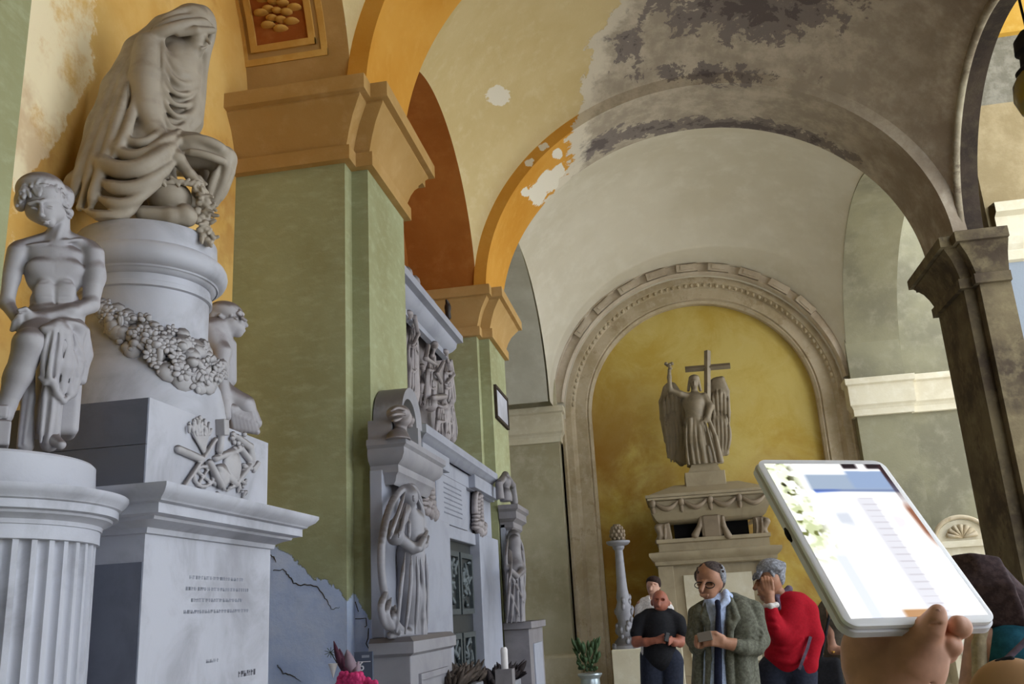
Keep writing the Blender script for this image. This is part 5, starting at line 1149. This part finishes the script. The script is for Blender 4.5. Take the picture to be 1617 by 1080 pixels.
# ---- man in red with his hand to his face
t = person(1244, 5.3, 'person in a red sweater with thick grey hair, raising one hand to his face'); p = t.location; P = (p[0], p[1], 1.3)
S = Sculpt(P, k=5); fy = floor_y(S, 1244)
body_core(S, 1246, 945, 1060, 46, fy, (1232,938,2))
S.ell(1215,914,0,20,26,24,rot=-4).ell(1209,930,-6,13,16,16,rot=-8).ell(1209,944,-8,8,6,8).cap((1197,918,-12,3),(1192,929,-14,3.6),k=3).ell(1199,917,-16,4,2.6,5,k=2,neg=True).ell(1212,917,-20,5,2.6,5,k=2,neg=True).cap((1197,939,-14,1.6),(1206,940,-17,1.6),k=1.5).ell(1232,920,2,3,7,6,k=2)
S.cap((1252,960,-4,17),(1232,1000,-20,13),(1222,985,-34,10),(1216,952,-38,7.5)); S.cap((1216,954,-38,7.5),(1214,938,-36,8.5),k=4).ell(1213,934,-37,9,12,5,k=4)
for i in range(4): S.cap((1207+i*4.4,930,-39,3),(1204+i*4.8,918,-36-i*.6,2.8),(1203+i*4.6,910+abs(i-1.4)*2,-31,2.3),k=1.6)
S.cap((1207,940,-40,3),(1200,934,-36,2.7),(1198,928,-32,2.3),k=1.6)
S.cap((1272,960,2,16),(1284,1005,0,13),(1278,1046,-10,10),(1272,1062,-14,8)).cap((1272,1062,-14,7),(1268,1074,-18,7)); S.build('body', M['skin_tan'], t, vox=1)
S = Sculpt(P, k=3); S.ell(1217,899,2,23,18,25).ell(1231,908,4,9,17,20).ell(1220,915,18,15,20,12)
S.folds([[(1196+i*3.2,906-abs(i-5)*.2,-20),(1200+i*3.2,892+abs(i-6)*.9,-16-6*math.sin(i/3.5)),(1212+i*2.4,886+abs(i-6)*.8,-4),(1226+i*1.2,890+i*1.2,8)] for i in range(12)], 2.6, 2); S.folds([[(1214+i*2.2,898,-22+i*2),(1220+i*2,908,-22+i*3),(1226+i*1.2,922,-12+i*3)] for i in range(8)], 2.2, 2)
S.folds([[(1194,904,-14),(1191,910,-14),(1190,916,-10)],[(1198,902,-20),(1194,908,-20),(1193,914,-16)],[(1204,902,-24),(1199,908,-25),(1197,914,-21)]], 2.6, 2)
S.build('hair', M['hair_grey'], t, vox=.9)
S = Sculpt(P, k=4); S.cap((1226,944,-8,5),(1238,940,2,7),(1246,930,6,6)).cap((1228,948,-12,4),(1232,962,-20,3.6)); S.build('collar', M['grey_strap'], t, vox=.9)
S = Sculpt(P, k=6); S.ell(1250,985,2,36,50,26).cap((1250,975,2,30),(1242,1035,0,34)).cap((1254,956,-4,20),(1234,1000,-22,17),(1224,992,-34,14),(1218,964,-38,10.5)).cap((1240,950,2,14),(1262,955,4,18),(1272,965,4,19),(1284,1005,2,16),(1278,1050,-10,12),(1272,1058,-14,11))
S.folds([[(1222,1012,-28),(1240,1012,-32),(1262,990,-26)],[(1226,1024,-28),(1246,1028,-32),(1268,1010,-26)],[(1212,972,-44),(1224,978,-48)],[(1212,986,-44),(1228,990,-50)],[(1222,1040,-28),(1246,1046,-32),(1270,1038,-24)]], 2.8, 5)
S.build('sweater', M['red_wool'], t, vox=1.1)
S = Sculpt(P, k=1.5); S.cap((1209,956,-38,4.5),(1217,957,-46,4.5),(1226,955,-40,4.5)); S.build('cuff', M['white_cloth'], t, vox=.8)
legs(P, 1243, 5.3, 1062, 42, M['navy'], M['shoe'], t)
b = MB(); G = np.array([[S.pt(x-2,y,o+4), S.pt(x-2,y,o-2), S.pt(x+2.5,y+2,o-2), S.pt(x+2.5,y+2,o+4)] for (x,y,o) in ((1280,1004,-20),(1275,1022,-28),(1268,1040,-33),(1262,1056,-34))]); b.grid(G); b.build('strap', M['grey_strap'], t)

# ---- someone behind the tablet: bare arm, patterned top, dark bag
t = person(1312, 5.9, 'person mostly hidden behind the tablet, bare arm bent, grey patterned top and dark bag'); p = t.location; P = (p[0], p[1], 1.3)
S = Sculpt(P, k=4); fy = floor_y(S, 1322); M['mottled'] = plain('mottled_top', srgb(104,98,88), .85, .1, .35, 30)
body_core(S, 1326, 955, 1060, 38, fy, (1328,945,0)); S.ell(1328,922,0,16,21,19); S.cap((1312,965,-6,10),(1314,1000,-14,8.5),(1316,1026,-20,7.5),(1334,1028,-30,6)).cap((1345,968,0,10),(1352,1010,-4,8),(1346,1034,-20,6))
for i in range(4): S.cap((1334,1023+i*3,-31,2.2),(1344,1025+i*3,-33,2),k=1)
S.build('body', M['skin'], t, vox=1)
S = Sculpt(P, k=3); S.ell(1328,914,3,18,17,21).ell(1328,935,12,17,28,10); S.build('hair', M['hair_dark'], t, vox=1)
S = Sculpt(P, k=5); S.ell(1322,985,4,34,42,22).cap((1310,956,4,12),(1298,985,8,14),(1298,1030,8,14)).cap((1326,990,4,28),(1326,1060,4,30)); S.build('top', M['mottled'], t, vox=1.1)
legs(P, 1326, 5.9, 1066, 36, M['navy'], M['shoe'], t)
S = Sculpt(P, k=3); S.box(1304,1062,-34,24,22,9,r=8); S.cap((1296,1042,-34,2.5),(1304,1000,-28,2.2),(1312,958,-18,2.2)); S.build('handbag', M['black_cloth'], t, vox=1)
S = Sculpt(P, k=1); S.cap((1297,1029,-26,2.4),(1298,1032,-28,2.8)); S.cap((1308,1024,-20,1.4),(1316,1030,-30,1.4),(1324,1024,-22,1.4)); S.build('bracelet', plain('gold', srgb(220,170,80), .3, .5, metal=.6), t, vox=.6)

# ---- dark-haired person in teal, close at the right edge
t = person(1600, 2.35, 'person with long dark hair in a teal top with beige edging, beside the tablet'); p = t.location; P = (p[0], p[1], 1.4)
S = Sculpt(P, k=10); fy = floor_y(S, 1610)
body_core(S, 1640, 1010, 1400, 110, fy, (1600,990,0)); S.ell(1548,932,12,38,50,46,rot=18).cap((1566,960,14,24),(1592,1000,10,24)); S.cap((1560,1020,-30,34),(1540,1120,-30,28),(1600,1180,-60,22)).cap((1740,1030,0,34),(1760,1150,0,28),(1700,1220,-50,22)); S.build('body', M['skin'], t, vox=2.6)
S = Sculpt(P, k=6); S.ell(1542,928,6,46,56,56,rot=20).cap((1552,915,0,40),(1588,955,0,40),(1618,990,10,36))
for i in range(26): a_ = i/25; S.cap((1505+a_*70,880+10*abs(a_-.4),-40+30*abs(a_-.5),6),(1525+a_*70,925,-56,6),(1548+a_*72,985,-44,5),k=4)
S.build('hair', cloth('dark_brown_hair', srgb(82,66,68), .25, 70), t, vox=2)
S = Sculpt(P, k=8); S.cap((1590,1010,-20,34),(1660,1010,-10,44)).cap((1600,1030,-30,46),(1600,1200,-20,60)).cap((1680,1040,0,70),(1690,1400,0,90)); S.build('top', M['teal'], t, vox=2.6)
S = Sculpt(P, k=3); S.cap((1552,985,-52,9),(1546,1020,-60,11),(1548,1080,-62,12),(1550,1200,-60,12)); S.build('edging', M['beige_cloth'], t, vox=2)
legs(P, 1660, 2.35, 1420, 110, M['navy'], M['shoe'], t)
BP = (onY(1600,1060,2.02)[0], 2.02, 1.4); S = Sculpt(BP, k=5); S.ell(1606,1112,0,70,70,34).ell(1606,1130,0,66,60,38); M['tan_leather'] = plain('tan_leather', srgb(176,136,98), .5)
o = S.build('shoulder_bag', M['tan_leather'], vox=2.4, base=S.pt(1606,1150,0)); tag(o, 'rounded tan shoulder bag with a black rim at the bottom right corner', 'bag')
T = Sculpt(BP, k=2); T.cap(*[(1606+71*math.cos(a), 1112-71*math.sin(a), -4, 6) for a in np.linspace(1.7, 3.6, 14)]); T.build('rim', M['black_cloth'], o, vox=2)
T = Sculpt(BP, k=2); T.cap((1545,1072,8,5),(1580,1050,40,5),(1622,1010,60,5),(1660,985,100,5)); T.build('strap', M['grey_strap'], o, vox=2)

# ================================================================== TABLET AND THE HAND THAT HOLDS IT
TW, TH, TD = .1347, .2001, .0075
rv = np.array([-.697,-.0998,.3605]); th = np.linalg.norm(rv); kx, ky, kz = rv/th; K = np.array([[0,-kz,ky],[kz,0,-kx],[-ky,kx,0]]); TR = np.eye(3)+math.sin(th)*K+(1-math.cos(th))*K@K
TC = np.array([.171,.8728,1.6684])
def tp(u, v, d): return TC + TR @ np.array([(u-.5)*TW, d, (.5-v)*TH])
def rrect(hw, hh, r, n=8):
    o = []
    for (cx, cy, a0) in ((hw-r,hh-r,0),(-hw+r,hh-r,90),(-hw+r,-hh+r,180),(hw-r,-hh+r,270)):
        o += [(cx+r*math.cos(math.radians(a0+90*i/n)), cy+r*math.sin(math.radians(a0+90*i/n))) for i in range(n+1)]
    return o
def slab(b, hw, hh, r, d0, d1, e=.0012):
    pr = [(d0, -e), (d0+e*.6, 0), (d1-e*.6, 0), (d1, -e)]
    L = [[TC + TR @ np.array([x*(1+q/hw), d, z*(1+q/hh)]) for (x, z) in rrect(hw, hh, r)] for d, q in pr]; n = len(L[0])
    b.grid(np.array([row+[row[0]] for row in L])); b.add(L[0], [tuple(range(n))]); b.add(L[-1], [tuple(range(n))]); return b
tab = empty('tablet', TC, 'white tablet computer with a glowing screen, held up in the hand at right', 'tablet')
slab(MB(), TW/2, TH/2, .011, -.0005, .0045).build('bezel', plain('white_plastic', srgb(244,244,248), .35, .5, .02), tab, smooth=True)
slab(MB(), TW/2+.0015, TH/2+.0015, .012, .005, .0125).build('case', plain('pale_grey_case', srgb(222,220,226), .5, .4, .03), tab, smooth=True)
b = MB(); c0, c1 = tp(-.012,.42,.0085), tp(-.012,.5,.0085); b.tube([c0, c0*.7+c1*.3, c0*.3+c1*.7, c1], [.0012,.0026,.0026,.0012], 8); b.build('button', M['black'], tab)
# live picture on the screen with a painted edge reflection, point by point
nu, nv = 150, 210; U, V = np.meshgrid(np.linspace(0,1,nu), np.linspace(0,1,nv), indexing='ij')
def vn(seed, sx, sy):
    r_ = np.random.RandomState(seed); g = r_.rand(sx+2, sy+2); x = U*sx; y = V*sy; i = x.astype(int); j = y.astype(int); fx = x-i; fy_ = y-j
    return g[i,j]*(1-fx)*(1-fy_)+g[i+1,j]*fx*(1-fy_)+g[i,j+1]*(1-fx)*fy_+g[i+1,j+1]*fx*fy_
C_ = np.ones((nu, nv, 3))*np.array([1.0,1.0,1.0]); ss = lambda a, b_, x: np.clip((x-a)/(b_-a), 0, 1)
def lay(mask, col, k=1.0):
    global C_
    m_ = (np.clip(mask, 0, 1)*k)[..., None]; C_ = C_*(1-m_)+np.array(col)*m_
lf = vn(1,16,26)*.6+vn(2,40,60)*.4
lay(ss(.5,.62,lf)*ss(.24,.12,U)*ss(.72,.5,V), (.42,.44,.24)); lay(ss(.6,.68,lf)*ss(.2,.1,U)*ss(.3,.2,V), (.16,.15,.1)); lay(ss(.42,.5,vn(5,30,46))*ss(.24,.15,U)*ss(.7,.6,V), (.93,.97,.8), .7)
lay(ss(.27,.31,U+.1*V)*ss(.075,.09,V)*ss(.205,.19,V-.02*U), (.60,.66,.74)); lay(ss(.62,.66,U)*ss(.2,.18,V)*ss(.05,.06,V), (.55,.63,.76))
lay(ss(.28,.3,U)*ss(.54,.46,U)*ss(.19,.2,V)*ss(.245,.225,V+.06*U), (.16,.32,.78)); lay(ss(.28,.3,U)*ss(.19,.2,V)*ss(.215,.205,V), (.40,.46,.62), .8)
lay(ss(.32,.36,U)*ss(.48,.44,U)*ss(.3,.34,V)*ss(.5,.42,V)*ss(.4,.6,vn(7,8,20)), (.80,.82,.86))
lay(ss(.57,.6,U)*ss(.75,.72,U)*ss(.24,.27,V), (.85,.85,.88)); lay(ss(.6,.63,U)*ss(.75,.72,U)*ss(.24,.27,V)*(np.sin(V*150) > .8), (.78,.77,.80)); lay(ss(.76,.8,U)*ss(.3,.36,V)*ss(.55,.46,V)*ss(.45,.6,vn(9,6,12)), (.9,.88,.9))
lay(ss(.36,.4,U)*ss(.62,.6,U)*ss(.955,.965,V), (.70,.52,.34)); lay(ss(.14,.16,U)*ss(.26,.22,U)*ss(.6,.65,V), (.86,.88,.95)); lay(ss(.3,.36,U)*ss(.42,.38,U)*ss(.55,.6,V), (.94,.94,.98))
lay(ss(.64,.66,U)*ss(.985,.97,U)*ss(.045,.03,V), (.14,.10,.12)); lay(ss(.955,.97,U)*ss(.34,.1,V), (.20,.13,.15)); lay(ss(.93,.965,U-.03*ss(.3,.6,V))*ss(.28,.34,V)*ss(.62,.5,V), (.55,.36,.28)); lay(ss(.76,.79,U)*ss(.87,.84,U)*ss(.06,.05,V), (1,1,1))  # dark and brown right edge paints a skin-toned reflection in the bezel
P_ = np.zeros((nu, nv, 3)); mu, mv = .006/TW, .007/TH
for i in range(nu):
    for j in range(nv): P_[i,j] = tp(mu+(1-2*mu)*U[i,j], mv+(1-2*mv)*V[i,j], -.0009)
b = MB(); b.grid(P_); me_o = b.build('screen', NT('screen_glow').m, tab, weld=False)
at = me_o.data.color_attributes.new('picture', 'FLOAT_COLOR', 'POINT'); at.data.foreach_set('color', np.concatenate([C_.reshape(-1,3)**2.2, np.ones((nu*nv,1))], 1).astype(np.float32).ravel())
sm = me_o.data.materials[0]; nt = sm.node_tree; pb = nt.nodes['Principled BSDF']; an_ = nt.nodes.new('ShaderNodeAttribute'); an_.attribute_name = 'picture'; nt.links.new(an_.outputs['Color'], pb.inputs['Emission Color']); pb.inputs['Emission Strength'].default_value = .85; pb.inputs['Base Color'].default_value = (.02,.02,.02,1); pb.inputs['Roughness'].default_value = .15
# hand
hd = empty('person', onY(1410,1300,.74), "person's hand reaching up from below, thumb on the tablet's screen", 'person')
hp = tp(.62, 1.0, 0); S = Sculpt(tuple(hp), k=14)
S.cap((1418,1330,60,70),(1412,1180,40,66),(1406,1090,24,62)).ell(1402,1050,20,72,62,42).ell(1380,1020,18,50,40,34).ell(1452,1030,4,44,60,36,rot=-8).cap((1400,1120,10,60),(1440,1060,6,46))
S.cap((1454,1014,-8,28),(1470,990,-24,19),(1478,976,-28,14.5),(1481,966,-28,11.5), k=10)
S.cap((1450,1000,48,24),(1420,960,62,18),(1380,940,62,16),(1340,950,58,13), k=6).cap((1440,1010,50,24),(1400,985,66,18),(1360,975,66,15), k=6)
S.cap((1462,1010,36,22),(1500,1000,30,17),(1517,990,10,16),(1512,986,0,14), k=6); S.cap((1462,1040,30,20),(1494,1030,24,16),(1503,1020,6,15),(1498,1016,-2,13), k=6)
S.folds([[(1462,1000,-38),(1482,994,-36)],[(1468,986,-44),(1484,984,-42)],[(1430,1062,-32),(1480,1082,-26)]], 1.3, 4, True)
S.build('body', M['skin_hand'], hd, vox=2)
T = Sculpt(tuple(hp), k=1.5); T.ell(1481,967,-39.5,5,6.5,2); T.build('nail', skin('nail', srgb(214,164,146)), hd, vox=.8)
# ================================================================== FLOWERS AND SMALL THINGS
rng = random.Random(21)
M['pink'] = plain('pink_petal', srgb(206,60,116), .6, .2, .2, 40); M['leaf'] = plain('dark_leaf', srgb(60,66,52), .6, .2, .3, 30); M['plum'] = plain('plum_leaf', srgb(84,44,62), .6, .2, .3, 30); M['white_petal'] = plain('white_petal', srgb(220,216,216), .6); M['mauve'] = plain('mauve_leaf', srgb(150,130,142), .6); M['green_leaf'] = plain('green_leaf', srgb(70,92,62), .6, .2, .3, 20)
def leafblade(b, p0, p1, w, nrm=(0,-1,0), n=6, bend=.0):
    p0, p1 = np.array(p0, float), np.array(p1, float); d = p1-p0; s_ = np.cross(d, nrm); s_ /= np.linalg.norm(s_)+1e-9; nn = np.array(nrm, float)
    R = []
    for i in range(n+1):
        t = i/n; c = p0+d*t+nn*bend*math.sin(t*math.pi); h = w*math.sin(math.pi*min(1, t*.9+.06)); R.append([c-s_*h, c+nn*h*.25, c+s_*h, c-nn*.002])
    G = np.array([r+[r[0]] for r in R]); return b.grid(G)
YB = 5.5; q = lambda x, y, Y=YB: onY(x, y, Y)
vs = empty('flower_vase', (q(556,1100)[0], YB, 0), 'pink flowers, plum leaves and white calla lilies at the foot of the near green pillar', 'flowers')
bx_ = q(556,1100); MB().lathe([(.0,0),(.12,0),(.12,.9),(.09,.92),(.06,.95),(.08,1.05),(.1,1.18),(.095,1.19),(.0,1.16)], (bx_[0], YB), 24).build('vase', M['marble_dark'], vs, smooth=True)
for i in range(11):
    c = q(rng.uniform(530,590), rng.uniform(1071,1090), YB-rng.uniform(0,.08)); b = MB()
    for k in range(3):
        for j in range(6):
            t = 2*math.pi*j/6+k*.5; e = np.array([math.cos(t), -.35-.2*k, math.sin(t)]); e /= np.linalg.norm(e); r = .028-.006*k
            b.ball(c+e*r, (.02,.012,.02), None, 7, 5)
    b.build('pink_flower', M['pink'], vs, smooth='all')
for (a, e, w, mt) in (((548,1070),(527,1012),.02,'plum'),((552,1072),(536,1024),.022,'plum'),((560,1072),(548,1026),.04,'mauve'),((556,1070),(540,1046),.03,'plum'),((562,1075),(566,1044),.03,'mauve')):
    b = MB(); leafblade(b, q(*a), q(*e), w, bend=.02); b.build('leaf', M[mt], vs, smooth='all')
b = MB(); c = q(526,1056); b.lathe([(.002,-.05),(.012,-.02),(.022,.01),(.03,.03)], tuple(c), 14); b.build('calla_lily', M['white_petal'], vs, smooth='all')
b = MB(); c = q(522,1030); 
for j in range(9): t = 2*math.pi*j/9; b.tube([c, c+np.array([math.cos(t)*.035,-.01,math.sin(t)*.03])], .0018, 5)
b.tube([c, q(545,1068)], .003, 5); b.build('spiky_stem', M['leaf'], vs)
sg = empty('number_sign', (q(573,1045)[0], 5.75, 0), 'dark grey number sign reading 06 behind the pink flowers', 'sign')
a0, a1 = q(559,1030,5.75), q(588,1026,5.75); zb_ = q(573,1076,5.75)[2]
b = MB(); b.box((a0[0], 5.75, zb_), (a1[0], 5.77, a0[2]+.0)); b.build('panel', plain('slate_grey', srgb(82,90,108), .5), sg, bevel=.002)
MB().box(((a0[0]+a1[0])/2-.012, 5.77, 0), ((a0[0]+a1[0])/2+.012, 5.79, zb_+.05)).build('post', M['shoe'], sg)
text('06', .075, ((a0[0]+a1[0])/2-.03, 5.748, q(566,1053,5.75)[2]), (1,0,0), (0,0,1), plain('white_print', srgb(226,228,232), .5), sg)
MB().box((a0[0]+.02, 5.748, a0[2]-.06), (a1[0]-.012, 5.7495, a0[2]-.056)).build('printed_rule', plain('white_print', srgb(226,228,232), .5), sg)
MB().box((a0[0]+.05, 5.748, a0[2]-.035), (a1[0]-.02, 5.7495, a0[2]-.02)).build('printed_line', plain('grey_print', srgb(150,156,170), .5), sg)
def planter(px0, px1, py, X0, label, mat, n, name):
    a, c = onX(px0, py, X0), onX(px1, py, X0); y0, y1 = a[1], c[1]; zt_ = a[2]-.12
    t = empty(name, (X0, (y0+y1)/2, 0), label, 'plant')
    MB().box((X0-.12, y0, 0), (X0+.1, y1, zt_)).build('planter', M['marble_dark'], t, bevel=.01)
    b = MB()
    for i in range(n):
        p = np.array([X0+rng.uniform(-.08,.08), rng.uniform(y0+.03,y1-.03), zt_]); e = p+np.array([rng.uniform(-.1,.14), rng.uniform(-.1,.1), rng.uniform(.05,.17)]); leafblade(b, p, e, rng.uniform(.014,.03), (rng.uniform(-.4,.9), -.8, .3), 5, .02)
    b.build('leaves', mat, t, smooth='all')
planter(700, 744, 1064, -1.72, 'low planter of withered dark flowers before the tomb, left of its bronze door', plain('dry_leaf', srgb(96,86,80), .8, .1, .4, 40), 150, 'potted_plant')
planter(774, 806, 1062, -1.66, 'low planter of withered dark flowers at the far end of the tomb', plain('dark_dry_leaf', srgb(64,58,60), .8, .1, .4, 40), 120, 'potted_plant')
ca = MB(); c = onX(797, 1052, -1.46); ca.lathe([(0,-.02),(.03,-.02),(.03,.13),(.02,.15),(0,.15)], tuple(c), 14); o = ca.build('candle', M['white_petal'], base=c, smooth=True); tag(o, 'white candle among the withered flowers at the far end of the tomb', 'candle'); 
MB().box((c[0]-.07, c[1]-.07, -c[2]*0), (c[0]+.07, c[1]+.07, c[2]-.02)).build('candle_stand', M['stele_dark'], o)
VY = 15.6; vx = onY(931,1060,VY)[0]
vz = empty('flower_vase', (vx, VY, 0), 'silvery vase of green leaves standing by the foot of the arched recess', 'flowers')
MB().lathe([(0,0),(.12,0),(.13,.02),(.05,.06),(.04,.12),(.13,.26),(.16,.4),(.15,.52),(.2,.58),(.19,.6),(0,.56)], (vx, VY), 24).build('vase', plain('silvered_metal', srgb(170,182,190), .3, .5, .1, 10, metal=.6), vz, smooth=True)
b = MB()
for i in range(60):
    p = np.array([vx, VY, .55]); e = p+np.array([rng.uniform(-.3,.28), rng.uniform(-.2,.2), rng.uniform(.1,.62)]); e[0] = vx+(e[0]-vx)*(.5+.5*(e[2]-.55)/.6); leafblade(b, p*.35+e*.65, e, rng.uniform(.02,.045), (rng.uniform(-.6,.6), -.8, .3), 5, .03)
b.build('leaves', M['green_leaf'], vz, smooth='all')
# cracks in the bare plaster
b = MB()
ck = [[(424,873),(432,880),(436,888)],[(430,901),(446,899),(456,907),(463,921),(480,924),(501,926),(510,938),(517,952),(527,963),(536,958)],[(437,1050),(447,1063),(462,1068),(475,1076)]]
for L in ck:
    pts = [onY(x, y, 5.977) for x, y in L]; P2 = []
    for a_, c_ in zip(pts[:-1], pts[1:]):
        for i in range(4): P2.append(a_+(c_-a_)*i/4+np.array([rng.uniform(-.006,.006), 0, rng.uniform(-.006,.006)]))
    P2.append(pts[-1]); w_ = [.0012+.0026*math.sin(math.pi*min(1, .1+i/len(P2))) for i in range(len(P2))]
    c1 = MB(); c1.tube(P2, w_, 5); c1.build('crack', M['grime_dark'], P1)
for L in ([(561,950),(566,966)],[(561,977),(569,977),(578,976),(579,988),(576,990)],[(582,992),(581,1008),(578,1016),(585,1030)]):
    c1 = MB(); c1.tube([onY(x, y, 6.128) for x, y in L], .003, 5); c1.build('crack', M['grime_dark'], P1)
# hanging lantern and a dark fitting by the right-hand pillar
lp = onY(1642,132,7.4); lan = empty('lantern', lp, 'dark hanging lantern with an olive globe, at the top right edge', 'lantern')
MB().lathe([(0,-.32),(.08,-.30),(.18,-.22),(.215,-.1),(.2,.02),(.14,.12),(.08,.17)], tuple(lp), 28).build('globe', plain('olive_glass', srgb(118,102,32), .25, .5, .15, 8), lan, smooth=True)
MB().lathe([(.15,.1),(.16,.13),(.11,.18),(.1,.28),(.13,.31),(.12,.42),(.06,.5),(0,.52)], tuple(lp), 24).build('cap', M['black'], lan, smooth=True)
MB().tube([lp+np.array([0,0,.5]), np.array([lp[0], lp[1], lp[2]+.9])], .012, 6).build('chain', M['black'], lan)
